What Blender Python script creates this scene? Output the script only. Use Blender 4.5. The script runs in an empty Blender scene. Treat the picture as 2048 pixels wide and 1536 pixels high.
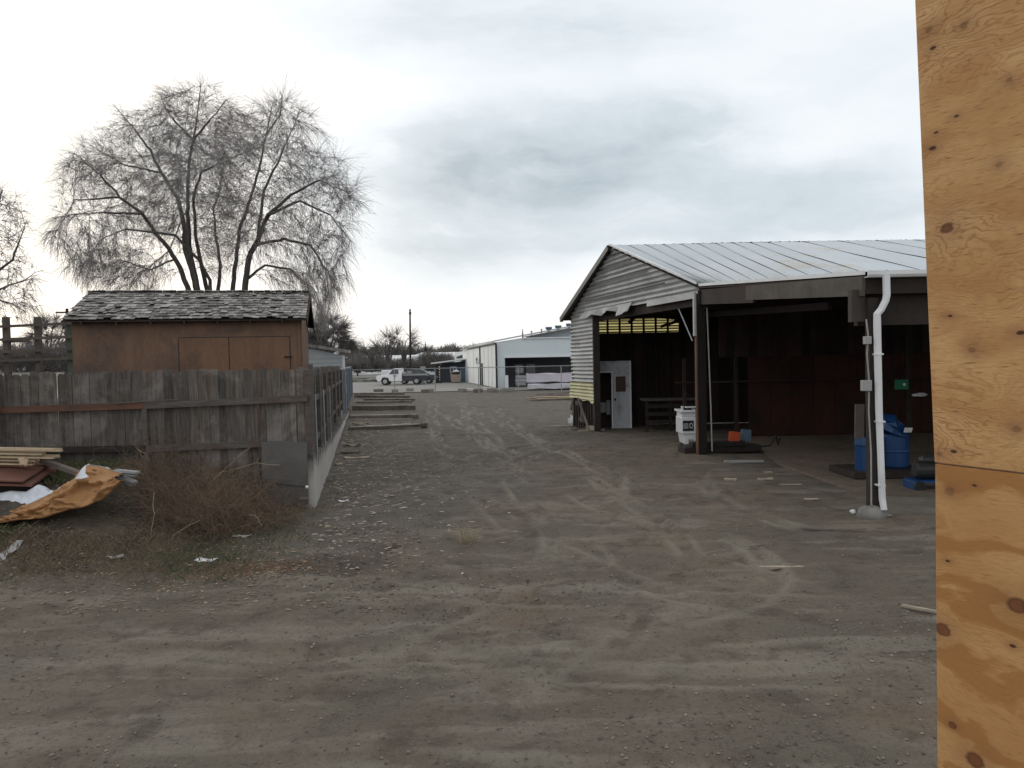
import bpy, math, random
import numpy as np
from mathutils import Vector
random.seed(7); RS = np.random.RandomState(11)
R = math.radians
SC = bpy.context.scene
COL = SC.collection
# ------------------------------------------------------------------ camera
F = 1500.0; PITCH = -math.atan(45/1500.0); ROLL = 0.020; CAMH = 2.3
fwd = Vector((0, math.cos(PITCH), math.sin(PITCH)))
r0 = Vector((1, 0, 0)); u0 = r0.cross(fwd)
right = r0*math.cos(ROLL) - u0*math.sin(ROLL)
up = right.cross(fwd)
CAM = Vector((0, 0, CAMH))
def ray(px, py): return fwd + right*((px-1024)/F) - up*((py-768)/F)
def P(px, py, D):
    d = ray(px, py); return CAM + d*(D/d.y)
def G(px, py, z=0.0):
    d = ray(px, py); return CAM + d*((z-CAMH)/d.z)
def PX(px, D, z):
    """world point at depth D and height z that stands in column px (solves the roll)"""
    py = 720.0
    for _ in range(6):
        p = P(px, py, D); py += (p.z-z)*F/D
    return P(px, py, D)
cam = bpy.data.cameras.new('camera'); co = bpy.data.objects.new('camera', cam); COL.objects.link(co)
cam.sensor_width = 36; cam.lens = F/2048*36; cam.clip_end = 6000; cam.clip_start = 0.05
from mathutils import Matrix
m = Matrix((right, up, -fwd)).transposed().to_4x4(); m.translation = CAM; co.matrix_world = m
SC.camera = co
# ------------------------------------------------------------------ mesh builder
WL = {}
class MB:
    def __init__(s): s.v = []; s.f = []; s.t = []; s.tone = .5
    def add(s, vs, fs, tone=None):
        b = len(s.v); s.v += [tuple(v) for v in vs]; s.f += [tuple(i+b for i in f) for f in fs]
        s.t += [s.tone if tone is None else tone]*len(vs)
    def box(s, c, size, rz=0, tone=None, rx=0, ry=0):
        c = Vector(c); h = [x/2 for x in size]
        from mathutils import Euler
        e = Euler((rx, ry, rz)).to_matrix()
        vs = [c+e@Vector((sx*h[0], sy*h[1], sz*h[2])) for sz in (-1, 1) for sx, sy in ((-1,-1),(1,-1),(1,1),(-1,1))]
        s.add(vs, [(3,2,1,0),(4,5,6,7),(0,1,5,4),(1,2,6,5),(2,3,7,6),(3,0,4,7)], tone)
    def beam(s, a, b, w, h, tone=None, upv=(0,0,1)):
        """bar from a to b; w across, h along upv"""
        a = Vector(a); b = Vector(b); d = (b-a).normalized(); sd = d.cross(Vector(upv))
        if sd.length < 1e-4: sd = d.cross(Vector((0,1,0)))
        sd.normalize(); uu = sd.cross(d)
        vs = []
        for p in (a, b):
            for x, y in ((-1,-1),(1,-1),(1,1),(-1,1)): vs.append(p+sd*(x*w/2)+uu*(y*h/2))
        s.add(vs, [(3,2,1,0),(4,5,6,7),(0,1,5,4),(1,2,6,5),(2,3,7,6),(3,0,4,7)], tone)
    def tube(s, pts, r, n=6, tone=None, cap=True):
        pts = [Vector(p) for p in pts]; k = len(pts)
        rr = r if isinstance(r, (list, tuple)) else [r]*k
        vs = []; x = None
        for i, p in enumerate(pts):
            d = (pts[min(i+1, k-1)]-pts[max(i-1, 0)]).normalized()
            if x is None: x = d.orthogonal().normalized()
            else:
                x = (x-d*x.dot(d)); x = x.normalized() if x.length > 1e-5 else d.orthogonal().normalized()
            y = d.cross(x)
            for j in range(n):
                a = 2*math.pi*j/n; vs.append(p+(x*math.cos(a)+y*math.sin(a))*rr[i])
        fs = [(i*n+j, i*n+(j+1)%n, (i+1)*n+(j+1)%n, (i+1)*n+j) for i in range(k-1) for j in range(n)]
        if cap: fs += [tuple(range(n))[::-1], tuple((k-1)*n+j for j in range(n))]
        s.add(vs, fs, tone)
    def prism(s, poly, off, tone=None):
        """polygon (list of points) extruded by vector off"""
        n = len(poly); off = Vector(off); vs = [Vector(p) for p in poly]+[Vector(p)+off for p in poly]
        fs = [tuple(range(n))[::-1], tuple(range(n, 2*n))]+[(i, (i+1)%n, n+(i+1)%n, n+i) for i in range(n)]
        s.add(vs, fs, tone)
    def grid(s, nu, nv, fn, tone=None):
        vs = [fn(i/nu, j/nv) for j in range(nv+1) for i in range(nu+1)]
        fs = [(j*(nu+1)+i, j*(nu+1)+i+1, (j+1)*(nu+1)+i+1, (j+1)*(nu+1)+i) for j in range(nv) for i in range(nu)]
        s.add(vs, fs, tone)
    def lump(s, c, size, seed=0, n=8, tone=None, rough=.25):
        rs = random.Random(seed); vs = []; c = Vector(c); k = n//2+1
        for i in range(k+1):
            th = math.pi*i/k
            for j in range(n):
                a = 2*math.pi*j/n; q = 1+rs.uniform(-rough, rough)
                vs.append(c+Vector((math.sin(th)*math.cos(a)*size[0]*q, math.sin(th)*math.sin(a)*size[1]*q, math.cos(th)*size[2]*q)))
        s.add(vs, [(i*n+j, (i+1)*n+j, (i+1)*n+(j+1)%n, i*n+(j+1)%n) for i in range(k) for j in range(n)], tone)
    def build(s, name, mat, parent=None, smooth=False, bevel=0, solid=0):
        V = np.array(s.v, dtype=np.float64).reshape(-1, 3)
        if parent is None:
            lo, hi = V.min(0), V.max(0); org = np.array([(lo[0]+hi[0])/2, (lo[1]+hi[1])/2, lo[2]])
        else: org = WL[parent.name]
        me = bpy.data.meshes.new(name); me.from_pydata((V-org).tolist(), [], s.f)
        at = me.attributes.new('tone', 'FLOAT', 'POINT'); at.data.foreach_set('value', np.array(s.t, dtype=np.float32))
        me.materials.append(mat)
        if smooth: me.polygons.foreach_set('use_smooth', [True]*len(me.polygons))
        o = bpy.data.objects.new(name, me); COL.objects.link(o)
        if parent is None: o.location = org
        else: o.parent = parent
        WL[o.name] = org
        if bevel:
            b = o.modifiers.new('bevel', 'BEVEL'); b.width = bevel; b.segments = 2; b.limit_method = 'ANGLE'; b.angle_limit = R(40)
        if solid:
            b = o.modifiers.new('solid', 'SOLIDIFY'); b.thickness = solid; b.offset = 0
        return o
def thing(name, label, cat, loc, group=None):
    o = bpy.data.objects.new(name, None); COL.objects.link(o); o.empty_display_size = .2
    o.location = loc; WL[o.name] = np.array(loc, dtype=np.float64)
    return tag(o, label, cat, group)
def tag(o, label=None, cat=None, group=None, kind=None):
    if label: o['label'] = label
    if cat: o['category'] = cat
    if group: o['group'] = group
    if kind: o['kind'] = kind
    return o
# ------------------------------------------------------------------ noise
def _h(ix, iy, seed):
    n = (ix*374761393+iy*668265263+seed*974634777) & 0x7fffffff
    n = ((n ^ (n >> 13))*1274126177) & 0x7fffffff
    return ((n ^ (n >> 16)) & 0xffff)/65535.0
def vnoise(x, y, seed=0):
    x = np.asarray(x, dtype=np.float64); y = np.asarray(y, dtype=np.float64)
    ix = np.floor(x).astype(np.int64); iy = np.floor(y).astype(np.int64); fx = x-ix; fy = y-iy
    fx = fx*fx*(3-2*fx); fy = fy*fy*(3-2*fy)
    return (_h(ix, iy, seed)*(1-fx)+_h(ix+1, iy, seed)*fx)*(1-fy)+(_h(ix, iy+1, seed)*(1-fx)+_h(ix+1, iy+1, seed)*fx)*fy
def fbm(x, y, o=4, seed=0):
    s = 0; a = 1; t = 0
    for i in range(o): s = s+a*(vnoise(x, y, seed+i)-.5); t += a; a *= .5; x = np.asarray(x)*2.03; y = np.asarray(y)*2.03
    return s/t*2
def sst(a, b, x):
    t = np.clip((np.asarray(x, dtype=np.float64)-a)/(b-a), 0, 1); return t*t*(3-2*t)
# ------------------------------------------------------------------ materials
def lin(c):
    return tuple(((x/255)/12.92 if x/255 <= .04045 else ((x/255+.055)/1.055)**2.4) for x in c)
class NT:
    def __init__(s, name):
        s.m = bpy.data.materials.new(name); s.m.use_nodes = True; s.t = s.m.node_tree
        s.b = s.t.nodes['Principled BSDF']; s.o = s.t.nodes['Material Output']
        tc = s.t.nodes.new('ShaderNodeTexCoord'); s.obj = tc.outputs['Object']; s.uv = tc.outputs['UV']
    def n(s, ty, **kw):
        x = s.t.nodes.new(ty)
        for k, v in kw.items(): setattr(x, k, v)
        return x
    def l(s, a, b): s.t.links.new(a, b)
    def math(s, op, a, b=None, c=None, clamp=False):
        x = s.n('ShaderNodeMath', operation=op); x.use_clamp = clamp
        for i, q in enumerate((a, b, c)):
            if q is None: continue
            if isinstance(q, (int, float)): x.inputs[i].default_value = q
            else: s.l(q, x.inputs[i])
        return x.outputs[0]
    def mapping(s, vec, scale=(1,1,1), loc=(0,0,0), rot=(0,0,0)):
        x = s.n('ShaderNodeMapping'); x.inputs['Scale'].default_value = scale; x.inputs['Location'].default_value = loc
        x.inputs['Rotation'].default_value = rot; s.l(vec, x.inputs['Vector']); return x.outputs[0]
    def noise(s, vec, scale, detail=5, rough=.6, dist=0):
        x = s.n('ShaderNodeTexNoise'); x.inputs['Scale'].default_value = scale; x.inputs['Detail'].default_value = detail
        x.inputs['Roughness'].default_value = rough; x.inputs['Distortion'].default_value = dist
        s.l(vec, x.inputs['Vector']); return x.outputs[0]
    def ramp(s, fac, pts):
        x = s.n('ShaderNodeValToRGB'); e = x.color_ramp.elements
        while len(e) < len(pts): e.new(.5)
        for i, (p, c) in enumerate(pts):
            e[i].position = p; e[i].color = (c, c, c, 1) if isinstance(c, (int, float)) else tuple(c)+(1,)
        s.l(fac, x.inputs[0]); return x.outputs[0]
    def mix(s, fac, a, b, mode='MIX'):
        x = s.n('ShaderNodeMix', data_type='RGBA', blend_type=mode)
        for i, q in ((0, fac), (6, a), (7, b)):
            if isinstance(q, (int, float)): x.inputs[i].default_value = q
            elif isinstance(q, tuple): x.inputs[i].default_value = q+(1,)
            else: s.l(q, x.inputs[i])
        return x.outputs[2]
    def bump(s, h, strength=.3, dist=.01):
        x = s.n('ShaderNodeBump'); x.inputs['Strength'].default_value = strength; x.inputs['Distance'].default_value = dist
        s.l(h, x.inputs['Height']); s.l(x.outputs[0], s.b.inputs['Normal'])
    def attr(s, name): return s.n('ShaderNodeAttribute', attribute_name=name).outputs['Fac']
    def done(s, col, rough=.85, metal=0, spec=.3):
        s.l(col, s.b.inputs['Base Color']); s.b.inputs['Metallic'].default_value = metal
        if isinstance(rough, (int, float)): s.b.inputs['Roughness'].default_value = rough
        else: s.l(rough, s.b.inputs['Roughness'])
        s.b.inputs['Specular IOR Level'].default_value = spec
        return s.m
def M(name, c1, c2=None, c3=None, scale=3, st=(1,1,1), rough=.85, metal=0, bump=.25, bs=40, bd=.004, tv=.5, spec=.3, p3=.62):
    """weathered surface: c1/c2 streaked by noise, c3 as blotches of dirt, tone attribute varies each piece"""
    n = NT(name); c2 = c2 or tuple(x*.7 for x in c1)
    v = n.mapping(n.obj, st)
    a = n.noise(v, scale, 8, .65, .3)
    col = n.mix(n.ramp(a, [(.32, 0.), (.68, 1.)]), c1, c2)
    if c3:
        d = n.noise(n.obj, scale*.45+.3, 9, .7, .5)
        col = n.mix(n.ramp(d, [(p3-.12, 0.), (p3+.08, 1.)]), col, c3)
    f = n.noise(v, bs, 4, .6)
    col = n.mix(.25, col, n.ramp(f, [(.3, .35), (.7, 1.)]), 'MULTIPLY') if bump else col
    t = n.math('MULTIPLY_ADD', n.attr('tone'), tv, 1-tv/2)
    cc = n.n('ShaderNodeCombineColor'); [n.l(t, cc.inputs[i]) for i in range(3)]
    col = n.mix(1., col, cc.outputs[0], 'MULTIPLY')
    if bump: n.bump(f, bump, bd)
    return n.done(col, rough, metal, spec)
MT = {}
MT['fence'] = M('weathered_fence_wood', (.150,.134,.120), (.052,.045,.040), (.22,.205,.19), 2.6, (14,14,1), tv=.8, bs=30, bump=.5)
MT['rail'] = M('weathered_rail_wood', (.14,.125,.115), (.07,.06,.055), (.10,.07,.055), 3, (1,1,6), tv=.5)
MT['rustrail'] = M('brown_rail_wood', (.15,.075,.05), (.08,.05,.04), None, 3, (1,1,4), tv=.5)
MT['shed_ply'] = M('brown_plywood', (.205,.125,.084), (.140,.089,.064), (.082,.064,.055), 1.5, (3,3,.6), tv=.25, bs=18, bump=.15, p3=.6)
MT['shed_door'] = M('brown_door_plywood', (.210,.120,.076), (.150,.088,.060), (.10,.066,.050), 1.6, (3,3,.6), tv=.2, bs=18, bump=.15)
MT['shake'] = M('weathered_shake', (.36,.35,.335), (.19,.183,.172), (.075,.07,.062), 3, (3,1,1), tv=.95, bs=25, bump=.4)
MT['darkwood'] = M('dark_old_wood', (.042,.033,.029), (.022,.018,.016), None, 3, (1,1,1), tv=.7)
MT['interior'] = M('dark_interior_wood', (.048,.038,.034), (.022,.018,.016), (.062,.028,.020), 1.0, (1,1,1), tv=.8, p3=.6)  # very dark wood tones with reddish blotches, for the whole inside
MT['redbrick'] = M('red_stained_wall', (.075,.026,.018), (.030,.018,.014), (.018,.014,.012), .8, tv=.4)
MT['beamgrey'] = M('grey_beam_wood', (.125,.11,.095), (.07,.06,.052), None, 2, (1,1,1), tv=.4)
MT['postbrown'] = M('rusty_brown_post', (.16,.075,.045), (.06,.04,.03), None, 3, (1,1,.5), tv=.4)
MT['galv'] = M('galvanised_sheet', (.52,.53,.53), (.36,.365,.365), (.22,.215,.20), 1.2, (1,1,2), rough=.55, metal=.15, bump=.08, tv=.5, p3=.68)
MT['yellowfib'] = M('yellowed_fibreglass', (.62,.60,.38), (.45,.43,.25), None, 2, rough=.6, bump=.1, tv=.2)
MT['steel'] = M('pale_roof_steel', (.42,.46,.49), (.37,.41,.44), None, .8, rough=.5, metal=.25, bump=0, tv=.25)
MT['whitepaint'] = M('white_painted_metal', (.72,.74,.76), (.60,.62,.63), (.42,.42,.40), 2, rough=.5, bump=0, tv=.2, p3=.7)
MT['whitewall'] = M('white_painted_steel_wall', (.78,.80,.78), (.68,.70,.68), (.40,.41,.38), .6, (1,1,.3), rough=.6, bump=0, tv=.3, p3=.68)
MT['bluewhite'] = M('pale_blue_steel_wall', (.60,.67,.70), (.56,.63,.66), None, .5, rough=.6, bump=0, tv=.2)
MT['whitedoor'] = M('scuffed_white_door', (.55,.58,.62), (.42,.45,.48), (.12,.11,.10), 1.5, (1,1,.5), rough=.7, bump=.05, tv=.2)
MT['concrete'] = M('old_concrete', (.30,.29,.27), (.20,.195,.18), (.10,.092,.082), 1.6, (1,1,1), tv=.3, bs=30)
MT['black'] = M('black_rubber', (.02,.02,.021), (.012,.012,.012), None, 3, bump=0, rough=.7)
MT['blacktrim'] = M('black_trim', (.028,.028,.03), (.02,.02,.02), None, 3, bump=0, rough=.5)
MT['navy'] = M('navy_painted_wall', (.055,.065,.085), (.042,.05,.066), None, .7, bump=0)
MT['bluepaint'] = M('blue_painted_wall', (.085,.17,.25), (.07,.14,.21), None, .7, bump=0)
MT['beige'] = M('beige_painted_steel', (.36,.29,.24), (.26,.21,.17), (.15,.10,.08), 1, bump=0, rough=.6)
MT['carwhite'] = M('white_car_paint', (.75,.76,.78), (.70,.71,.73), None, .5, bump=0, rough=.25, spec=.5)
MT['carblack'] = M('dark_car_paint', (.02,.022,.03), (.018,.02,.026), None, .5, bump=0, rough=.25, spec=.5)
MT['glass'] = M('dark_window_glass', (.035,.045,.055), (.02,.026,.03), None, .7, bump=0, rough=.12, spec=.6)
MT['chrome'] = M('bare_metal', (.5,.5,.5), (.4,.4,.4), None, 1, bump=0, rough=.35, metal=.8)
MT['zinc'] = M('zinc_fence_pipe', (.34,.36,.38), (.26,.27,.29), None, 2, bump=0, rough=.5, metal=.4)
MT['lumber'] = M('fresh_lumber', (.46,.37,.25), (.34,.26,.17), None, 4, (1,1,1), tv=.5, bs=30)
MT['oldlumber'] = M('grey_old_lumber', (.20,.17,.145), (.12,.10,.088), (.07,.06,.05), 3, tv=.6)
MT['redply'] = M('reddish_board', (.22,.10,.07), (.13,.065,.05), None, 2, tv=.2)
MT['tarp'] = M('orange_brown_tarp', (.40,.215,.090), (.29,.150,.065), (.20,.125,.08), 1.4, tv=.1, rough=.7, bs=50, bump=.3, bd=.004, p3=.66)
MT['tarpwhite'] = M('white_tarp_lining', (.62,.66,.72), (.50,.54,.60), None, 2, tv=.1, rough=.6, bump=.1)
MT['paper'] = M('white_paper_scrap', (.75,.76,.78), (.6,.6,.6), None, 8, tv=.3, bump=0)
MT['cream'] = M('pale_board_scrap', (.42,.37,.29), (.30,.26,.20), None, 5, tv=.4)
MT['wrapwhite'] = M('white_plastic_wrap', (.70,.71,.75), (.55,.56,.60), None, 1.5, tv=.3, rough=.4, bump=.5, bs=6, bd=.05)
MT['wraplilac'] = M('lilac_plastic_wrap', (.60,.57,.63), (.50,.47,.53), None, 1.5, tv=.3, rough=.4, bump=.3, bs=6, bd=.03)
MT['sack'] = M('grey_sacks', (.40,.41,.43), (.28,.29,.31), None, 3, tv=.6)
MT['bluedrum'] = M('blue_plastic', (.010,.055,.17), (.008,.042,.13), None, 3, tv=.2, rough=.35, bump=0, spec=.4)
MT['orange'] = M('orange_plastic', (.48,.085,.03), (.36,.06,.02), None, 3, bump=0)
MT['greyblue'] = M('grey_blue_plastic', (.10,.15,.20), (.07,.11,.15), None, 3, bump=0)
MT['greensign'] = M('green_enamel', (.02,.20,.10), (.015,.15,.08), None, 3, bump=0, rough=.5)
MT['greybox'] = M('grey_enamel_box', (.36,.36,.36), (.25,.25,.25), None, 3, bump=0, rough=.5)
MT['greenpost'] = M('mossy_green_post', (.09,.11,.085), (.05,.06,.045), None, 3)
MT['bark'] = M('grey_bark', (.13,.12,.115), (.075,.069,.065), None, 5, (1,1,.4), tv=.3, bs=14, bump=.6, bd=.03)
MT['twig'] = M('grey_brown_twigs', (.29,.272,.268), (.20,.188,.185), None, .6, bump=0, tv=.6)
MT['bushtwig'] = M('dry_thicket', (.18,.168,.16), (.12,.11,.105), None, .3, bump=0, tv=.8)
MT['conifer'] = M('dark_conifer_needles', (.045,.052,.045), (.030,.036,.032), None, .7, bump=0, tv=.9)
MT['brush'] = M('dry_brown_weeds', (.21,.150,.105), (.105,.075,.055), None, 1.2, bump=0, tv=.9)
MT['straw'] = M('pale_dry_stalk', (.36,.30,.20), (.24,.19,.12), None, 4, bump=0, tv=.6)
MT['siding'] = M('pale_blue_grey_siding', (.46,.50,.52), (.38,.42,.44), None, 1, bump=0, tv=.3)
MT['stone'] = M('grey_stone', (.24,.235,.22), (.15,.145,.135), None, 5, bs=30, bump=.4)
def grassmat():
    n = NT('mixed_grass'); c = n.ramp(n.attr('tone'), [(0., (.055,.078,.028)), (.35, (.085,.095,.045)), (.55, (.13,.11,.072)), (.8, (.19,.16,.11)), (1., (.11,.068,.045))])
    return n.done(c, .9)
MT['grass'] = grassmat()
# ------------------------------------------------------------------ world: bright overcast sky, sun low behind cloud at the left
SC.view_settings.view_transform = 'Standard'; SC.view_settings.look = 'None'; SC.view_settings.gamma = 1; SC.view_settings.exposure = 0.0
w = bpy.data.worlds.new('World'); SC.world = w; w.use_nodes = True; nt = w.node_tree
for x in list(nt.nodes): nt.nodes.remove(x)
SUN_AZ, SUN_EL = R(-32), R(16)
def wn(ty, **kw):
    x = nt.nodes.new(ty)
    for k, v in kw.items(): setattr(x, k, v)
    return x
sky = wn('ShaderNodeTexSky', sky_type='NISHITA'); sky.sun_disc = False; sky.sun_elevation = SUN_EL; sky.sun_rotation = SUN_AZ
sky.dust_density = 3
b1 = wn('ShaderNodeBackground'); b1.inputs[1].default_value = .10; nt.links.new(sky.outputs[0], b1.inputs[0])
tc = wn('ShaderNodeTexCoord')
def wmath(op, a, b=None, c=None, clamp=False):
    x = wn('ShaderNodeMath', operation=op); x.use_clamp = clamp
    for i, q in enumerate((a, b, c)):
        if q is None: continue
        if isinstance(q, (int, float)): x.inputs[i].default_value = q
        else: nt.links.new(q, x.inputs[i])
    return x.outputs[0]
def wvm(op, a, b):
    x = wn('ShaderNodeVectorMath', operation=op)
    for i, q in enumerate((a, b)):
        if isinstance(q, tuple): x.inputs[i].default_value = q
        else: nt.links.new(q, x.inputs[i])
    return x.outputs['Vector'] if op != 'LENGTH' else x.outputs['Value']
def wnoise(vec, scale, detail=6, rough=.55):
    x = wn('ShaderNodeTexNoise'); x.inputs['Scale'].default_value = scale; x.inputs['Detail'].default_value = detail; x.inputs['Roughness'].default_value = rough
    nt.links.new(vec, x.inputs['Vector']); return x
sep = wn('ShaderNodeSeparateXYZ'); nt.links.new(tc.outputs['Generated'], sep.inputs[0])
nz = wnoise(wvm('MULTIPLY', tc.outputs['Generated'], (1, 1, 2.2)), 3.2, 7)
warp = wvm('MULTIPLY', wvm('SUBTRACT', nz.outputs['Color'], (.5, .5, .5)), (.20, .20, .11))
dw = wvm('ADD', tc.outputs['Generated'], warp)
def D3(px, py): return ray(px, py).normalized()
# banks of darker cloud: direction (seen from the yard), half-width, half-height, strength
BL = [((930, 30), .26, .060, .26), ((1150, 100), .10, .030, .16), ((1180, 320), .15, .045, .38), ((1330, 250), .10, .03, .34), ((920, 400), .17, .075, .36), ((860, 500), .12, .035, .34), ((1000, 330), .14, .05, .24),
      ((1420, 390), .22, .040, .30), ((1750, 250), .25, .12, .10), ((50, 300), .13, .05, .40), ((150, 360), .10, .035, .20), ((40, 420), .10, .035, .26), ((1700, 440), .18, .03, .22), ((1650, 90), .22, .05, .05), ((1300, 480), .15, .02, .2), ((60, 560), .10, .03, .22)]
acc = None
for (q, wx, wz, st) in BL:
    d = D3(*q); v = wvm('MULTIPLY', wvm('SUBTRACT', dw, tuple(d)), (1/wx, 1/wx, 1/wz))
    e = wmath('POWER', 2.718, wmath('MULTIPLY', wmath('POWER', wvm('LENGTH', v, (0,0,0)), 2), -1.0))
    e = wmath('MULTIPLY', e, st); acc = e if acc is None else wmath('ADD', acc, e)
n2 = wnoise(wvm('MULTIPLY', dw, (1, 1, 3.0)), 5.0, 8, .6)
det = wmath('MULTIPLY_ADD', n2.outputs[0], 3.0, -.50, clamp=False)
det = wmath('MAXIMUM', det, .1)
# clouds elsewhere in the sky, behind and above
gen = wmath('MULTIPLY', wmath('SUBTRACT', wmath('MULTIPLY', nz.outputs[0], 1), .52, clamp=True), 1.0)
back = wmath('MULTIPLY', gen, wmath('SUBTRACT', .75, sep.outputs[1], clamp=True))
acc = wmath('ADD', wmath('MULTIPLY', acc, det), back, clamp=True)
rmp = wn('ShaderNodeValToRGB'); nt.links.new(acc, rmp.inputs[0]); e = rmp.color_ramp.elements
e[0].position = 0; e[0].color = (1.0, 1.0, 1.0, 1); e[1].position = .95; e[1].color = (.46, .535, .59, 1)
x = e.new(.12); x.color = (.875, .93, .975, 1); x = e.new(.36); x.color = (.69, .76, .815, 1)
b2 = wn('ShaderNodeBackground'); b2.inputs[1].default_value = 1.0
# brighter towards the hidden sun
sd = Vector((math.sin(SUN_AZ)*math.cos(SUN_EL), math.cos(SUN_AZ)*math.cos(SUN_EL), math.sin(SUN_EL)))
g = wmath('MULTIPLY', wmath('POWER', 2.718, wmath('MULTIPLY', wmath('POWER', wvm('LENGTH', wvm('SUBTRACT', tc.outputs['Generated'], tuple(sd)), (0,0,0)), 2), -7.0)), .06)
nt.links.new(rmp.outputs[0], b2.inputs[0]); nt.links.new(wmath('ADD', g, 1.04), b2.inputs[1])
ms = wn('ShaderNodeMixShader'); ms.inputs[0].default_value = .93; nt.links.new(b1.outputs[0], ms.inputs[1]); nt.links.new(b2.outputs[0], ms.inputs[2])
wo = wn('ShaderNodeOutputWorld'); nt.links.new(ms.outputs[0], wo.inputs[0])
sl = bpy.data.lights.new('sun', 'SUN'); sl.energy = .5; sl.angle = R(25); sl.color = (1, .95, .88)
so = bpy.data.objects.new('sun', sl); COL.objects.link(so); so.rotation_euler = (-sd).to_track_quat('-Z', 'Y').to_euler(); so.location = (0, 0, 40)
# ------------------------------------------------------------------ lie of the land
def sideX(y): return -3.2-.195*(y-12)
def frontY(x): return 12+(x+3.2)*.13
TRK = []
def track(pts, wdt=.22, dep=.05, gauge=1.6, dust=1.0):
    """tyre marks along a drawn centre line: two wheel ruts"""
    p = [Vector(q[:2]+(0,)) if len(q) == 2 else Vector(q) for q in pts]
    # catmull-rom
    out = []
    for i in range(len(p)-1):
        a, b, c, d = p[max(i-1, 0)], p[i], p[i+1], p[min(i+2, len(p)-1)]
        k = max(4, int((c-b).length/.15))
        for j in range(k):
            t = j/k; out.append(.5*((2*b)+(c-a)*t+(2*a-5*b+4*c-d)*t*t+(3*b-a-3*c+d)*t**3))
    out.append(p[-1]); TRK.append((np.array([[q.x, q.y] for q in out]), wdt, dep, gauge, dust))
def gp(px, py): g = G(px, py); return (g.x, g.y)
track([gp(-200, 1330), gp(500, 1270), gp(1000, 1230), gp(1400, 1150), gp(1250, 1030), gp(1100, 930), gp(960, 850), gp(880, 800)], .20, .035)
track([gp(2300, 1230), gp(1700, 1200), gp(1350, 1130), gp(1080, 1010), gp(950, 900), gp(900, 830), gp(900, 790)], .22, .045)
track([gp(-300, 1450), gp(600, 1400), gp(1300, 1420), gp(2300, 1380)], .25, .03)
track([gp(1000, 1300), gp(1180, 1180), gp(1230, 1080), gp(1100, 960), gp(1010, 880), gp(960, 820)], .18, .04)
track([gp(850, 985), gp(960, 940), gp(1060, 900), gp(1300, 880)], .3, .05, 1.2)
track([gp(2100, 1120), gp(1600, 1090), gp(1350, 1000), gp(1330, 930), gp(1420, 880)], .2, .03)
track([gp(-300, 1250), gp(500, 1230), gp(1100, 1260), gp(2200, 1300)], .3, .03, 1.7)
def near_track(X, Y):
    """-> height change, dust mask"""
    dh = np.zeros_like(X); du = np.zeros_like(X)
    for (c, wd, dep, gau, dust) in TRK:
        lo = c.min(0)-2; hi = c.max(0)+2
        sel = np.where((X > lo[0]) & (X < hi[0]) & (Y > lo[1]) & (Y < hi[1]))[0]
        if len(sel) == 0: continue
        tan = np.gradient(c, axis=0); tan /= np.linalg.norm(tan, axis=1)[:, None]+1e-9
        s = np.concatenate([[0], np.cumsum(np.linalg.norm(np.diff(c, axis=0), axis=1))])
        for k in range(0, len(sel), 20000):
            q = sel[k:k+20000]; dx = X[q][:, None]-c[:, 0][None]; dy = Y[q][:, None]-c[:, 1][None]
            i = np.argmin(dx*dx+dy*dy, axis=1); ar = np.arange(len(q))
            lat = dx[ar, i]*tan[i, 1]-dy[ar, i]*tan[i, 0]; dist = np.hypot(dx[ar, i], dy[ar, i])
            lng = s[i]
            wob = .12*(vnoise(lng*.7, lng*0+c[0, 0], 5)-.5)
            a = np.abs(np.abs(lat+wob)-gau/2); inn = np.abs(dist-np.abs(lat)) < .4
            fade = np.clip(vnoise(lng*.5, lng*0+3, 9)*2.0-.35, 0, 1)
            rut = np.exp(-(a/(wd*.5))**4)*inn*fade; lip = np.exp(-((a-wd*.75)/.07)**2)*inn*fade
            tread = .5+.5*np.sign(np.sin(lng*38+lat*14))
            dh[q] += .7*(-dep*rut*(.72+.28*tread)+dep*.6*lip*(.2+1.3*vnoise(X[q]*9, Y[q]*9, 3)))
            br = np.clip(vnoise(lng*1.1, lat*6+c[0, 1], 19)*2.6-.95, 0, 1); du[q] = np.maximum(du[q], (lip*.8+rut*.6*tread)*br*dust)
    return dh, du
def land(X, Y):
    dx = sideX(Y)-X; fy = frontY(X)
    left = sst(.02, .16, dx)
    behind = sst(-.1, .1, Y-fy)
    hb = .85*(1-sst(18, 36, Y))*left*behind
    bank = .72*sst(7.3, 11.6, Y+.25*fbm(X*.6, Y*.6, 3, 4))*sst(-3.7, -6.3, X)*(1-behind)*sst(-2.9, -3.3, X)
    bank = bank+.10*sst(8.5, 11.8, Y)*sst(-2.4, -4.0, X)*(1-behind)
    z = hb+bank
    # mound at the wall foot and by the middle of the yard
    z = z+.07*np.exp(-(((X+2.0)/.8)**2+((Y-8.4)/.4)**2))*(1+fbm(X*3, Y*3, 3, 8))
    return z
def axis(parts):
    out = [parts[0][0]]
    for (a, b, n, p) in parts:
        t = np.linspace(0, 1, n+1)[1:]
        out += list(a+(b-a)*(t**p if p > 0 else 1-(1-t)**(-p)))
    return np.array(out)
gx = axis([(-2500, -60, 14, -3.0), (-60, -14, 60, -1.5), (-14, -7.5, 90, 1), (-7.5, 6.8, 400, 1), (6.8, 14, 80, 1), (14, 60, 50, 1.5), (60, 2500, 14, 3.0)])
gy = axis([(-1500, -30, 10, -3.0), (-30, 2.4, 40, -1.3), (2.4, 13, 400, 1), (13, 26, 190, 1), (26, 60, 150, 1.2), (60, 150, 40, 1.3), (150, 5000, 20, 3.0)])
XX, YY = np.meshgrid(gx, gy); X = XX.ravel(); Y = YY.ravel()
H = land(X, Y)
dh, dust = near_track(X, Y)
nearm = 1-sst(30, 60, np.hypot(X, Y)); yard = nearm
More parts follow.
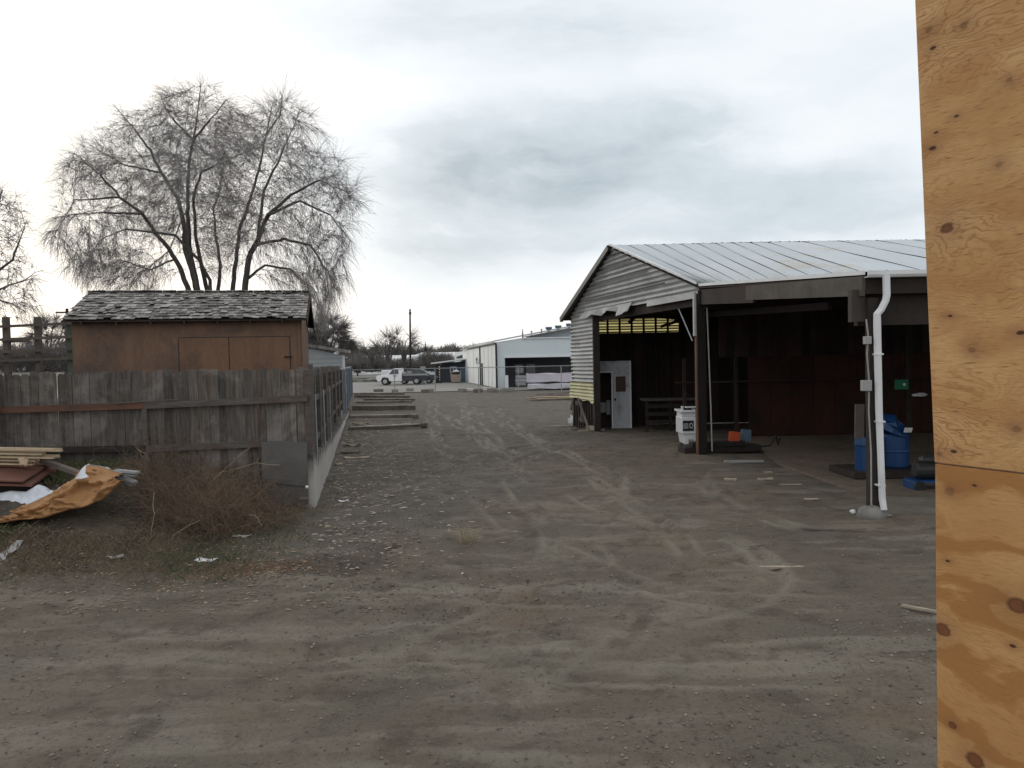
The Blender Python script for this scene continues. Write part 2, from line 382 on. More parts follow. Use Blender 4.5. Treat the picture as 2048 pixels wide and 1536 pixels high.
crumb = np.clip(vnoise(X*.55+3, Y*.55, 71)*2.4-1.0, 0, 1)*sst(2.6, 1.0, X-.1*(Y-12))*sst(6.6, 8.2, Y)
rough = fbm(X*.35, Y*.35, 3, 21)*.05+fbm(X*1.6, Y*1.6, 4, 31)*.028+np.abs(fbm(X*5, Y*5, 3, 41))*.026*(.3+vnoise(X*.8, Y*.8, 2))+crumb*(np.abs(fbm(X*3.1, Y*3.1, 4, 47))*.075+np.abs(fbm(X*9, Y*9, 3, 48))*.030)
clod = np.clip(vnoise(X*7, Y*7, 61)-.72, 0, 1)*.10*np.clip(vnoise(X*.5, Y*.5, 62)*2-.7, 0, 1)
H = H+(rough+clod+dh)*nearm
sc_p = [G(1545, 918), G(1741, 993), G(2300, 985)]
inslab = sst(-.15, .25, (Y-sc_p[1].y)-.02*(X-5))*sst(3.6, 4.8, X-.12*(Y-11))
inslab = inslab*(X < 17)*(Y < 27)
H = H*(1-.9*inslab)-.02*inslab
far = sst(57, 60, Y)
H = H*(1-far)-.05*far
grass = np.clip(sst(-2.2, -4.4, X)*sst(7.2, 9.0, Y+.8*fbm(X*.8, Y*.8, 3, 77))*(1-sst(-.1, .1, Y-frontY(X)))+(sideX(Y)-X > 0)*(Y > frontY(X)), 0, 1)
damp = np.clip(sst(1.2, -1.6, X-.2*(Y-12)+1.2*fbm(X*.5, Y*.5, 3, 51))*sst(7.5, 10, Y), 0, 1)
def groundZ(x, y):
    """height of the ground without ruts, for setting things down"""
    return float(groundA(np.array([x], dtype=float), np.array([y], dtype=float))[0])
HG = H.reshape(len(gy), len(gx))
def groundA(x, y):
    i = np.clip(np.searchsorted(gx, x)-1, 0, len(gx)-2); j = np.clip(np.searchsorted(gy, y)-1, 0, len(gy)-2)
    u = (x-gx[i])/(gx[i+1]-gx[i]); v = (y-gy[j])/(gy[j+1]-gy[j])
    return (HG[j, i]*(1-u)+HG[j, i+1]*u)*(1-v)+(HG[j+1, i]*(1-u)+HG[j+1, i+1]*u)*v
me = bpy.data.meshes.new('ground'); nx, ny = len(gx), len(gy)
me.vertices.add(nx*ny); me.vertices.foreach_set('co', np.stack([X, Y, H], 1).astype(np.float32).ravel())
ii = np.arange((nx-1)*(ny-1)); r_, c_ = ii//(nx-1), ii % (nx-1); v0 = r_*nx+c_
lp = np.stack([v0, v0+1, v0+1+nx, v0+nx], 1).astype(np.int32).ravel()
me.loops.add(len(lp)); me.loops.foreach_set('vertex_index', lp)
me.polygons.add(len(ii)); me.polygons.foreach_set('loop_start', np.arange(0, len(lp), 4, dtype=np.int32))
me.polygons.foreach_set('use_smooth', np.ones(len(ii), dtype=bool)); me.update(calc_edges=True)
for nm, a in (('dust', dust*nearm), ('grassy', grass), ('damp', damp)):
    q = me.attributes.new(nm, 'FLOAT', 'POINT'); q.data.foreach_set('value', a.astype(np.float32))
n = NT('packed_dirt')
pos = n.obj
big = n.noise(pos, .35, 6, .6, .4); mid = n.noise(pos, 2.2, 8, .68, .3); fine = n.noise(pos, 26, 6, .7); grit = n.noise(pos, 110, 3, .6)
streak = n.noise(n.mapping(pos, (.35, 1.6, 1)), 1.3, 7, .65, .6)
hue = n.noise(pos, .8, 5, .6, .8)
col = n.mix(n.ramp(big, [(.38, 0.), (.62, 1.)]), (.152, .126, .099), (.110, .092, .074))
col = n.mix(n.ramp(hue, [(.46, 0.), (.60, .75)]), col, (.116, .105, .083))
col = n.mix(n.ramp(hue, [(.30, .8), (.44, 0.)]), col, (.145, .108, .078))
col = n.mix(n.ramp(streak, [(.50, 0.), (.64, .8)]), col, (.200, .178, .147))
col = n.mix(n.ramp(mid, [(.50, 0.), (.64, .8)]), col, (.078, .064, .050))
col = n.mix(n.math('MULTIPLY', n.attr('damp'), .65), col, n.mix(n.ramp(mid, [(.35, 0.), (.65, 1.)]), (.122, .113, .100), (.066, .059, .052)))
col = n.mix(n.math('MULTIPLY', n.attr('dust'), .9, clamp=True), col, (.235, .215, .172))
gcol = n.mix(n.ramp(mid, [(.40, 0.), (.60, 1.)]), (.092, .078, .055), (.050, .041, .033))
col = n.mix(n.attr('grassy'), col, gcol)
col = n.mix(n.ramp(fine, [(.30, .55), (.48, 0.)]), col, (.035, .031, .028))
col = n.mix(n.ramp(n.noise(pos, 60, 2, .5), [(.27, .5), (.33, 0.)]), col, (.04, .035, .03))
col = n.mix(n.ramp(grit, [(.60, 0.), (.72, .6)]), col, (.29, .27, .24))
lp_ = n.ramp(n.noise(pos, 5, 6, .7), [(.45, 0.), (.62, 1.)])
spx = n.n('ShaderNodeVectorMath', operation='SUBTRACT'); n.l(pos, spx.inputs[0]); spx.inputs[1].default_value = (-2.9, 8.25, .0)
spm = n.n('ShaderNodeVectorMath', operation='MULTIPLY'); n.l(spx.outputs[0], spm.inputs[0]); spm.inputs[1].default_value = (1/.85, 1/.38, 0)
spl = n.n('ShaderNodeVectorMath', operation='LENGTH'); n.l(spm.outputs[0], spl.inputs[0])
col = n.mix(n.math('MULTIPLY', n.ramp(spl.outputs['Value'], [(.5, .8), (1., 0.)]), lp_), col, (.135, .075, .042))
spx = n.n('ShaderNodeVectorMath', operation='SUBTRACT'); n.l(pos, spx.inputs[0]); spx.inputs[1].default_value = (-2.0, 8.3, .0)
spm = n.n('ShaderNodeVectorMath', operation='MULTIPLY'); n.l(spx.outputs[0], spm.inputs[0]); spm.inputs[1].default_value = (1/.8, 1/.5, 0)
spl = n.n('ShaderNodeVectorMath', operation='LENGTH'); n.l(spm.outputs[0], spl.inputs[0])
col = n.mix(n.math('MULTIPLY', n.ramp(spl.outputs['Value'], [(.5, .75), (1., 0.)]), n.ramp(mid, [(.35, 1.), (.6, .3)])), col, (.050, .045, .042))
h = n.math('ADD', n.math('MULTIPLY', fine, .7), n.math('MULTIPLY', grit, .3))
h = n.math('ADD', h, n.math('MULTIPLY', mid, 2.0)); n.bump(h, .8, .03)
me.materials.append(n.done(col, n.math('MULTIPLY_ADD', n.attr('damp'), -.12, .95), spec=.2))
ground = bpy.data.objects.new('ground', me); COL.objects.link(ground); tag(ground, kind='structure')
# pavement beyond the chain-link fence, and the grey field behind it
n = NT('worn_pavement'); a = n.noise(n.mapping(n.obj, (.3, 1, 1)), .5, 6, .6)
col = n.mix(n.ramp(a, [(.35, 0.), (.65, 1.)]), (.27, .265, .25), (.17, .165, .155)); n.done(col, .9)
pv = MB(); q = [Vector((-60, 60.5, 0)), Vector((45, 60.5, 0)), Vector((45, 96, 0)), Vector((-60, 96, 0))]
pv.add(q, [(0, 1, 2, 3)]); tag(pv.build('pavement', n.m), kind='structure')
n = NT('field_stubble'); a = n.noise(n.obj, .08, 6, .6)
col = n.mix(n.ramp(a, [(.35, 0.), (.65, 1.)]), (.17, .165, .15), (.11, .11, .10)); n.done(col, .95)
pv = MB(); pv.add([(-300, 96.5, .004), (200, 96.5, .004), (200, 900, .004), (-300, 900, .004)], [(0, 1, 2, 3)]); tag(pv.build('field', n.m), kind='structure')
# ------------------------------------------------------------------ pole shed on the right
A_ = P(1397, 572, 17.6); L_ = P(1141, 628, 26.2); B_ = P(1727, 546, 10.7); B_.z = 3.47
RG0 = P(1222, 491, 21.9); zr = RG0.z
RGM = PX(1538, 21.9, zr); RG1 = Vector((17, 21.9, zr)); C_ = Vector((13, 10.7, 3.47))
LB = Vector((17, 26.2, L_.z)); zh = 3.80
TH = thing('pole_shed', 'open fronted metal roofed shed with corrugated gable and torn cladding', 'shed', (8, 18, 0))
def lerp(a, b, t): return Vector(a)+(Vector(b)-Vector(a))*t
def roof_panel(mb, e0, e1, f0, f1, ribs, nv=10, over=.0, amp=.014):
    """ribbed sheet between eave e0-e1 and ridge f0-f1"""
    nu = ribs*8
    def fn(u, v):
        p = lerp(lerp(e0, e1, u), lerp(f0, f1, u), v)
        ph = (u*ribs) % 1.0
        return p+Vector((0, 0, amp*math.exp(-((ph-.5)/.09)**2)+.006*math.sin(v*9+u*7)+.012*math.sin(u*5)))
    mb.grid(nu, nv, fn)
m_ = NT('blue_grey_roof_sheet')
a = m_.noise(m_.obj, .55, 6, .6, .4); s_ = m_.noise(m_.mapping(m_.obj, (1, .3, 1)), 1.6, 8, .7)
col = m_.mix(m_.ramp(a, [(.3, 0.), (.7, 1.)]), (.42, .475, .52), (.47, .52, .56))
sp = m_.n('ShaderNodeSeparateXYZ'); m_.l(m_.obj, sp.inputs[0])
# rust lives on the four sheets next to the gutter end
rx = m_.math('MULTIPLY', m_.ramp(sp.outputs[0], [(.0, 0.), (.12, 1.), (.36, 1.), (.5, 0.)]), m_.ramp(s_, [(.52, 0.), (.60, 1.)]))
geo = m_.attr('rust')
col = m_.mix(m_.math('MULTIPLY', geo, m_.ramp(s_, [(.50, 0.), (.60, .8)])), col, (.42, .37, .27))
col = m_.mix(m_.math('MULTIPLY', geo, m_.ramp(s_, [(.66, 0.), (.70, 1.)])), col, (.20, .10, .05))
tt = m_.math('MULTIPLY_ADD', m_.attr('tone'), .3, .85); cc = m_.n('ShaderNodeCombineColor'); [m_.l(tt, cc.inputs[i]) for i in range(3)]
col = m_.mix(1., col, cc.outputs[0], 'MULTIPLY')
m_.done(col, .5, .15); MT['roof'] = m_.m
ro = MB()
A0 = A_+Vector((-.03, -.15, .02))
nA = 9
for i in range(nA):      # each sheet its own tone and a lapped seam
    u, v = i/nA, (i+1)/nA
    ro.tone = .5+.12*math.sin(i*2.3)
    up_ = Vector((0, 0, .010-.0011*i))
    roof_panel(ro, lerp(A0, B_, u)+up_, lerp(A0, B_, v)+up_, lerp(RG0, RGM, u)+up_, lerp(RG0, RGM, v)+up_, 3)
for i in range(9):
    u, v = i/9, (i+1)/9; ro.tone = .5+.12*math.sin(i*1.7+1); up_ = Vector((0, 0, -.0011*i))
    roof_panel(ro, lerp(B_, C_, u)+up_, lerp(B_, C_, v)+up_, lerp(RGM, RG1, u)+up_, lerp(RGM, RG1, v)+up_, 4)
L0 = L_+Vector((-.25, .35, -.12))
roof_panel(ro, RG0, RG1, L0, LB+Vector((0, .35, -.1)), 50)
roofo = ro.build('roof', MT['roof'], TH, smooth=False)
at = roofo.data.attributes.new('rust', 'FLOAT', 'POINT'); vv = []
for vt in roofo.data.vertices:
    p = vt.co+Vector(WL[TH.name]); qd = p-CAM
    px = 1024+F*(qd.dot(right)/qd.dot(fwd)); py = 768-F*(qd.dot(up)/qd.dot(fwd))
    # sheets 6-8 of the first panel: measured along the ridge and slope
    d1 = math.exp(-(((p.x-.37*(p.y-12)-4.9)/.9)**2))*(1 if p.y < 18.5 else .35); vv.append(min(1, d1))
at.data.foreach_set('value', vv)
# roof underside boards + barge
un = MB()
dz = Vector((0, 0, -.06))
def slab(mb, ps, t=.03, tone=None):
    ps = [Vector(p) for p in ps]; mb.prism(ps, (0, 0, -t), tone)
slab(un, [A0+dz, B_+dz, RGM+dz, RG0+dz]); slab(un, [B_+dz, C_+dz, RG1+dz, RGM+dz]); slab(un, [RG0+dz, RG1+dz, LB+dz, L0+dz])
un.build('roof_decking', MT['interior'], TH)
bg = MB(); bg.beam(RG0+Vector((-.06, 0, -.06)), L0+Vector((-.06, 0, -.06)), .10, .16); bg.build('barge_board', MT['blacktrim'], TH)
bg = MB(); bg.beam(RG0+Vector((-.03, 0, .03)), A0+Vector((-.03, 0, .03)), .08, .05); bg.beam(A0+Vector((0, -.02, -.01)), B_+Vector((0, -.02, -.01)), .03, .06); bg.build('drip_edge', MT['whitepaint'], TH)
# corrugated gable: horizontal ridges
def corr(mb, fl, fr, z0, z1, nrm, pitch=.13, amp=.028, seg=6, wob=.0, cols=1, tone=None):
    k = max(2, int((z1-z0)/pitch*seg)); vs = []
    for i in range(k+1):
        z = z0+(z1-z0)*i/k; a, b = fl(z), fr(z)
        for j in range(cols+1):
            p = lerp(a, b, j/cols); p.z = z+wob*math.sin(j*1.3+2)*(.3)
            vs.append(p+nrm*(amp*math.sin(2*math.pi*z/pitch)+wob*math.sin(j*.9+z*3)))
    c1 = cols+1
    mb.add(vs, [(i*c1+j, i*c1+j+1, (i+1)*c1+j+1, (i+1)*c1+j) for i in range(k) for j in range(cols)], tone)
gd = (A_-L_); gd.z = 0; gl = gd.length; gu = gd/gl; gn = Vector((gu.y, -gu.x, 0))
if gn.y > 0: gn = -gn
gn = gn*1.0
apex = RG0.copy(); tz = apex.z
def gleft(z): t = (z-L_.z)/(tz-L_.z); return lerp(L_, apex, max(0, min(1, t)))
def gright(z): t = (z-A_.z)/(tz-A_.z); return lerp(A_, apex, max(0, min(1, t)))
ga = MB()
rows = [(zh, 4.22), (4.20, 4.62), (4.60, 5.02), (5.0, 5.35), (5.33, tz-.05)]
for i, (a, b) in enumerate(rows):
    nn = 3 if i < 3 else 2
    for j in range(nn):
        t0, t1 = j/nn, (j+1)/nn+.004
        corr(ga, lambda z: lerp(gleft(z), gright(z), t0), lambda z: lerp(gleft(z), gright(z), t1), a, b, gn, tone=.35+.5*random.random(), cols=4, wob=.006)
        q0 = gn*(.006*(j+i)); 
ga.build('gable_cladding', MT['galv'], TH)
gq = MB()
for i, (a, b) in enumerate(rows[:-1]):
    l, r = gleft(b), gright(b); gq.beam(lerp(l, r, .12)+gn*.045, lerp(l, r, .88)+gn*.045, .02, .03)
gq.build('sheet_lap_strip', MT['blacktrim'], TH)
gb = MB(); c0 = lerp(L_, A_, 0.0)
for (za, zb_, tone) in ((3.30, 3.79, .7), (2.72, 3.32, .45), (2.1, 2.74, .6), (1.52, 2.12, .4)):
    e = .24+.012*random.random()
    corr(gb, lambda z: lerp(L_, A_, .0), lambda z: lerp(L_, A_, e), za, zb_, gn*(1), tone=tone, cols=5, wob=.012)
gb.build('side_cladding', MT['galv'], TH)
yb = MB()
def yf(u, v):
    z = 1.56-v*(.52+.12*u+.03*math.sin(u*14)); p = lerp(L_, A_, -.01+u*(.26+.015*v)); p.z = z
    return p+gn*(.03+.10*v*v*(.4+.6*u)+.022*math.sin(2*math.pi*z/.11))
yb.grid(14, 26, yf); yb.build('yellow_cladding', MT['yellowfib'], TH)
# peeled flap along the header
fl = MB()
def ff(u, v):
    p = lerp(L_, A_, .17+u*.42); p.z = zh+.10-v*(.20+.05*math.sin(u*17)+.10*(u > .8))
    return p+gn*(.05+.16*v+.07*v*math.sin(u*23)+.05*math.sin(u*40)*v)
fl.grid(40, 4, ff, tone=.0); fl.build('peeled_sheet', MT['galv'], TH)
tr = MB(); pa = lerp(L_, A_, .70); pb = lerp(L_, A_, .99); pa.z = zh-.02; pb.z = zh-.02
tr.beam(pa+gn*.05, pb+gn*.05, .02, .16); tr.build('header_trim', MT['galv'], TH)
hd = MB(); pa = lerp(L_, A_, .02); pb = A_.copy(); pa.z = pb.z = zh-.14; hd.beam(pa-gn*.12, pb-gn*.12, .12, .26); hd.build('gable_header_beam', MT['darkwood'], TH)
# posts
def post(px, py0, D, w, name, mat, h, dx=0, par=None):
    g = PX(px, D, 0); b = MB(); b.box((g.x+dx, g.y, h/2), (w, w, h)); return b.build(name, mat, par or TH, bevel=.008)
bA = PX(1403, 17.6, 0)
b = MB(); b.box((bA.x+.02, bA.y, 1.9), (.18, .2, 3.8)); b.build('corner_post', M('near_black_post', (.018,.015,.014), (.010,.009,.008), None, 3), TH)  # post in a plain near-black colour
b = MB(); b.box((bA.x-.10, bA.y-.03, 1.4), (.035, .16, 2.8)); b.build('post_edge_board', MT['postbrown'], TH)
b = MB(); b.box((bA.x-.13, bA.y-.03, 3.3), (.05, .12, .98)); b.build('post_edge_trim', MT['galv'], TH)
BB = PX(1746, 10.7, 0)
b = MB(); b.box((BB.x, BB.y+.0, 1.4), (.13, .15, 2.8)); b.box((BB.x+.005, BB.y+.01, 2.95), (.13, .11, .3)); b.build('front_post', MT['darkwood'], TH, bevel=.006)
b = MB(); b.beam((BB.x+.02, BB.y-.085, 2.05), (BB.x+.02, BB.y-.085, 2.75), .09, .02, upv=(0,1,0)); b.build('post_patch', MT['postbrown'], TH)
lt = lerp(L_, A_, .265)
b = MB(); b.box((lt.x, lt.y, 1.85), (.2, .22, 3.7)); b.build('jamb_post', MT['darkwood'], TH)
b = MB(); b.box((L_.x+.1, L_.y, 1.85), (.15, .15, 3.7)); b.build('rear_corner_post', MT['darkwood'], TH)
for x in (9.2, 12.9):
    b = MB(); b.box((x, 10.75, 1.6), (.15, .15, 3.2)); b.build('front_post', MT['darkwood'], TH)
# broken boards under the yellow sheet
b = MB()
for i in range(9):
    t = .02+i*.026; p = lerp(L_, A_, t); b.box((p.x, p.y, .55+.05*random.random()), (.12, .03, 1.1+.2*random.random()), rz=math.atan2(gu.y, gu.x)+.0, tone=random.random(), ry=random.uniform(-.03, .03))
b.build('skirt_boards', MT['darkwood'], TH)
b = MB()
for (ta, za, tb, zb2) in ((.05, 1.0, .07, .45), (.11, 1.02, .24, .05), (.06, .95, .045, .6), (.15, .9, .16, .25), (.09, .9, .12, .8)):
    p = lerp(L_, A_, ta)+gn*.14; q = lerp(L_, A_, tb)+gn*.2; p.z = za; q.z = zb2; b.beam(p, q, .05, .07, tone=.8)
b.build('broken_lath', MT['oldlumber'], TH)
# front beams
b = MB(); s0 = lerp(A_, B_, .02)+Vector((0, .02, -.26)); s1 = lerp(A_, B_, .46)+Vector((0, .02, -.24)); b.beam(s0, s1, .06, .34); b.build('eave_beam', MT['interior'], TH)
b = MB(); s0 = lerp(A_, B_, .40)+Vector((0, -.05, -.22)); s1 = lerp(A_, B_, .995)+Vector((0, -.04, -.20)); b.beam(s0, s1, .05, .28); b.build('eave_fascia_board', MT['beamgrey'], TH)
b = MB(); s0 = lerp(A_, B_, .05)+Vector((.3, .9, -.62)); s1 = lerp(A_, B_, .96)+Vector((0, .8, -.42)); b.beam(s0, s1, .08, .12); b.build('door_track_beam', M('near_black_track', (.018,.015,.014), bump=0, rough=1, spec=0), TH)  # beam in a plain near-black colour, fully matt
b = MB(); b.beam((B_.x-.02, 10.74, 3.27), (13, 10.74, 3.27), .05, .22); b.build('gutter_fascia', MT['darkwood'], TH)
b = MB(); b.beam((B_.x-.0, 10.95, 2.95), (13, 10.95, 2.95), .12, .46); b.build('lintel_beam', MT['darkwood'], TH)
b = MB(); b.box((BB.x-.15, 10.84, 3.0), (.2, .12, .46)); b.build('beam_end_block', M('beam_end_wood', (.075,.065,.056), (.05,.044,.038)), TH)
# gutter and downpipe
b = MB()
prof = [(0, 0), (-.09, 0), (-.115, .035), (-.115, .09), (-.10, .09), (-.10, .04), (-.085, .012), (0, .012)]
b.prism([(B_.x-.0, 10.68+y, 3.385+z) for y, z in prof], (13-B_.x, 0, 0)); gut = b.build('gutter', MT['whitepaint'], TH)
b = MB(); gx0 = P(1771, 560, 10.6).x; gx1 = P(1752, 640, 10.6).x
pts = [(gx0, 10.58, 3.40), (gx0, 10.57, 3.12), (gx0-.015, 10.57, 3.05), (gx1+.06, 10.57, 2.93), (gx1, 10.57, 2.86), (gx1, 10.57, 2.75), (gx1+.02, 10.57, 1.5), (gx1+.035, 10.56, .9), (gx1+.05, 10.55, .25), (gx1+.06, 10.52, .10)]
b.tube(pts, [.052, .052, .05, .05, .052, .052, .05, .047, .047, .045], 8); b.build('downpipe', MT['whitepaint'], TH, smooth=False)
for z in (2.3, 1.35, .45): b = MB(); b.box((gx1+.012+(.02 if z < 2 else 0), 10.575, z), (.108, .115, .022)); b.build('pipe_bracket', MT['whitepaint'], TH)
# conduits and boxes
b = MB(); cx = BB.x-.085
b.tube([(cx-.02, 10.65, 2.8), (cx+.0, 10.63, 2.55), (cx-.02, 10.63, 2.3), (cx+.01, 10.63, 1.9), (cx-.0, 10.63, 1.5), (cx+.03, 10.63, .9), (cx+.03, 10.63, .05)], .012, 5); b.build('conduit', MT['greybox'], TH)
b = MB(); b.box((cx-.03, 10.6, 2.50), (.09, .08, .11)); b.build('junction_box', MT['greybox'], TH, bevel=.005)
b = MB(); b.box((cx-.05, 10.6, 1.86), (.13, .08, .15)); b.build('junction_box', MT['greybox'], TH, bevel=.005)
b = MB(); c3 = P(1414, 615, 17.4); b.tube([(c3.x, c3.y, c3.z), (c3.x+.03, c3.y, 2.4), (c3.x+.06, c3.y, 1.2), (c3.x+.08, c3.y, .12)], .017, 5); b.build('conduit', MT['greybox'], TH)
b = MB(); b.tube([P(1349, 598, 19), P(1385, 682, 17.8)], .018, 5); b.build('diagonal_stay', MT['zinc'], TH)
b = MB(); b.box((c3.x+.2, c3.y+.1, c3.z+.02), (.55, .12, .12)); b.tube([(c3.x-.18, c3.y, c3.z+.4), (c3.x-.18, c3.y, c3.z+.12), (c3.x, c3.y, c3.z+.05)], .03, 6); b.build('door_track_bracket', MT['darkwood'], TH)
# walls inside
def wall(a, b_, z0, z1, name, mat, t=.06, bw=.22, tone=None):
    w_ = MB(); a = Vector(a); b_ = Vector(b_); L = (b_-a).length; k = max(1, int(L/bw)); ang = math.atan2((b_-a).y, (b_-a).x)
    for i in range(k):
        c = lerp(a, b_, (i+.5)/k); w_.box((c.x, c.y, (z0+z1)/2), (L/k*.985, t+random.uniform(0, .01), z1-z0), rz=ang, tone=random.random())
    return w_.build(name, mat, TH)
yb0, zt = 26.35, L_.z-.05
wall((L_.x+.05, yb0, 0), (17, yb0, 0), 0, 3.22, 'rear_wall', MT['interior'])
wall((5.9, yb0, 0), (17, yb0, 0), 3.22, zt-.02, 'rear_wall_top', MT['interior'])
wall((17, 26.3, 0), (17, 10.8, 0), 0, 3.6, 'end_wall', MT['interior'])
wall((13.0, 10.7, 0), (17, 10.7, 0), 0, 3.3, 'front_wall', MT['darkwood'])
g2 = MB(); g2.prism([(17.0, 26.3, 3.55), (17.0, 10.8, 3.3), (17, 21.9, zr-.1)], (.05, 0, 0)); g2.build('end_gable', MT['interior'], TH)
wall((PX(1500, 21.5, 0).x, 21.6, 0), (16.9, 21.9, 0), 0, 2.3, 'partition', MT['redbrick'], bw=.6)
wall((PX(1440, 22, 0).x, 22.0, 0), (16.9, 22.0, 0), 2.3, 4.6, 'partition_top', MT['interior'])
ys = MB()      # strip of translucent sheet under the rear eave seen through its laths
n = NT('translucent_yellow_sheet'); tr_ = n.n('ShaderNodeBsdfTranslucent'); tr_.inputs[0].default_value = (.80, .70, .32, 1)
df = n.n('ShaderNodeBsdfDiffuse'); df.inputs[0].default_value = (.6, .52, .25, 1); mxs = n.n('ShaderNodeMixShader'); mxs.inputs[0].default_value = .25
n.l(tr_.outputs[0], mxs.inputs[1]); n.l(df.outputs[0], mxs.inputs[2]); n.l(mxs.outputs[0], n.o.inputs[0])
def ysf(u, v): return Vector((L_.x+.1+u*(5.9-L_.x-.1), yb0+.05+.02*math.sin(v*22), 3.22+v*(zt-3.24)))
ys.grid(6, 24, ysf); ys.build('translucent_strip', n.m, TH)
b = MB()
for i in range(7):
    z = 3.25+i*.098; b.beam((L_.x+.1, yb0-.06, z), (5.9, yb0-.06+.01*i, z+random.uniform(-.01, .01)), .03, .034+.012*random.random())
for i in range(9): 
    x = L_.x+.45+i*.42; b.box((x, yb0-.12, 2.0+.0), (.07, .06, 3.9))
b.build('wall_laths', MT['interior'], TH)
for k, (x0, z0, x1, z1) in enumerate(((2.9, 3.75, 6.5, 3.4), (4.3, 3.3, 6.3, 3.9), (3.3, 3.45, 3.9, 3.9), (4.6, 3.95, 5.3, 3.3))):
    b = MB(); b.beam((x0+.4, 23.6, z0), (x1+.4, 23.8, z1), .05, .09); b.build('truss_member', MT['interior'], TH)
for y in (13.5, 19.0):
    b = MB(); b.beam((5.2, y, 3.6), (16.9, y, 3.6), .06, .16); b.build('tie_beam', MT['interior'], TH)
b = MB()
for i in range(8): b.box((5.0+i*1.5, 21.75, 1.15), (.09, .12, 2.3))
b.beam((4.7, 21.45, 1.6), (16.5, 21.45, 1.6), .1, .04); b.build('wall_studs', MT['interior'], TH)
# slab floor
sb = MB(); z = .0
poly = [G(1560, 930), G(1741, 993), Vector((13.2, 10.0, 0)), Vector((16.8, 10.9, 0)), Vector((16.8, 21.3, 0)), Vector((6.6, 21.3, 0))]
n = NT('stained_slab'); a = n.noise(n.obj, .7, 8, .65, .5); c = n.mix(n.ramp(a, [(.35, 0.), (.65, 1.)]), (.205, .160, .118), (.125, .102, .080))
d = n.noise(n.obj, 9, 6, .6); c = n.mix(n.ramp(d, [(.35, .6), (.6, 0.)]), c, (.07, .055, .045)); n.done(c, .75)
sb.prism([Vector((p.x, p.y, -.05)) for p in poly], (0, 0, .08)); o = sb.build('slab_floor', n.m); tag(o, kind='structure')
ap = MB(); o_ = [G(1741, 993), G(1741, 1028), Vector((13.2, 9.2, 0)), Vector((13.2, 9.98, 0))]
ap.prism([Vector((p.x, p.y, -.05)) for p in [o_[0]+Vector((0, -.012, 0)), o_[3], o_[2], o_[1]]], (0, 0, .065)); o = ap.build('apron', M('dusty_apron', (.175,.16,.135), (.115,.105,.09), (.08,.07,.06), 2.2)); tag(o, kind='structure')
# white door partition
DP = thing('door_partition', 'white plywood partition with an open doorway and a brown pane, inside the gable bay', 'partition', tuple(PX(1228, 25.0, 0)))
def X_(px, D): return PX(px, D, 1.2).x
D0 = 25.0; xa, xb, xc, xd = X_(1199, D0), X_(1224, D0), X_(1262, D0), X_(1227, D0)
ztop = P(1230, 722, D0).z; zd = P(1215, 745, D0).z
b = MB(); b.box(((xa+xc)/2, D0, (ztop+zd)/2), (xc-xa, .05, ztop-zd)); b.box(((xb+xc)/2+.02, D0, zd/2), (xc-xb-.04, .05, zd)); b.build('panel', MT['whitedoor'], DP)
b = MB(); b.box(((xb-.0), D0-.04, zd/2), (.05, .04, zd)); b.box(((xa+xb)/2, D0-.04, zd+.02), (xb-xa+.05, .04, .05)); b.build('door_frame', MT['whitepaint'], DP)
b = MB(); q0 = P(1231, 753, D0); q1 = P(1251, 783, D0); b.box(((q0.x+q1.x)/2, D0-.035, (q0.z+q1.z)/2), (q1.x-q0.x, .02, q0.z-q1.z)); b.build('window', M('brown_pane', (.06, .025, .022), bump=0, rough=.4), DP)
b = MB(); q = P(1230, 799, D0); b.box((q.x, D0-.05, q.z), (.05, .06, .08)); b.build('handle', MT['black'], DP)
b = MB(); b.box((xc-.02, D0-.03, ztop/2), (.05, .03, ztop)); b.build('edge_strip', MT['whitepaint'], DP)
b = MB(); b.box((xa+.12, D0+.8, 1.0), (.9, .04, 2.0)); tag(b.build('dark_panel', MT['interior']), 'dark panel seen through the doorway of the white partition', 'cabinet')  # thin dark panel set a little behind the open doorway
b = MB(); q = P(1217, 815, 25.5); b.box((q.x, 25.5, q.z), (.14, .1, .5)); b.box((q.x-.2, 25.6, q.z-.0), (.25, .1, .35)); tag(b.build('white_container', MT['greybox'], bevel=.02), 'pale container standing in the doorway of the white partition', 'container')
# workbench inside gable bay
WB = thing('workbench', 'long dark slatted crate bench in the gloom right of the white partition', 'bench', (5.2, 24, 0))
b = MB(); b.box((5.1, 24, 1.0), (1.9, .8, .06)); b.build('top', MT['beamgrey'], WB)
for x in (4.25, 5.0, 5.9):
    b = MB(); b.box((x, 23.7, .48), (.08, .08, .97)); b.build('leg', MT['darkwood'], WB)
b = MB()
for z in (.3, .55, .8): b.box((5.1, 23.65, z), (1.8, .03, .12))
b.build('slats', MT['darkwood'], WB)
# ------------------------------------------------------------------ plywood sheets at the right edge
es = P(1870, 926, 1.6)
ev = Vector((0, 0, 1)); er = (P(2048, 947, 1.44)-es).normalized(); en = er.cross(ev).normalized()
if en.y > 0: en = -en
def plane_uv(px, py):
    d = ray(px, py); t = (es-CAM).dot(en)/d.dot(en); q = CAM+d*t-es; return q.dot(er), q.dot(ev)
KN = [(1868,96,.0040,1),(1915,232,.004,1),(1874,265,.003,1),(1867,297,.005,1),(1895,457,.0125,2),(1902,632,.004,1),(2043,665,.006,1),(1908,903,.0045,1),(2035,858,.006,0),(1880,908,.006,0),(1930,50,.007,0),(1860,60,.007,0),
      (1900,982,.009,0),(1949,971,.003,1),(1895,1122,.003,1),(2035,1210,.016,2),(1884,1258,.0135,2),(2025,1292,.004,1),(1905,1450,.007,2),(1950,1520,.016,2),(1945,700,.006,0),(2020,160,.005,0),(2000,330,.006,0)]
n = NT('fir_plywood'); uv = n.uv
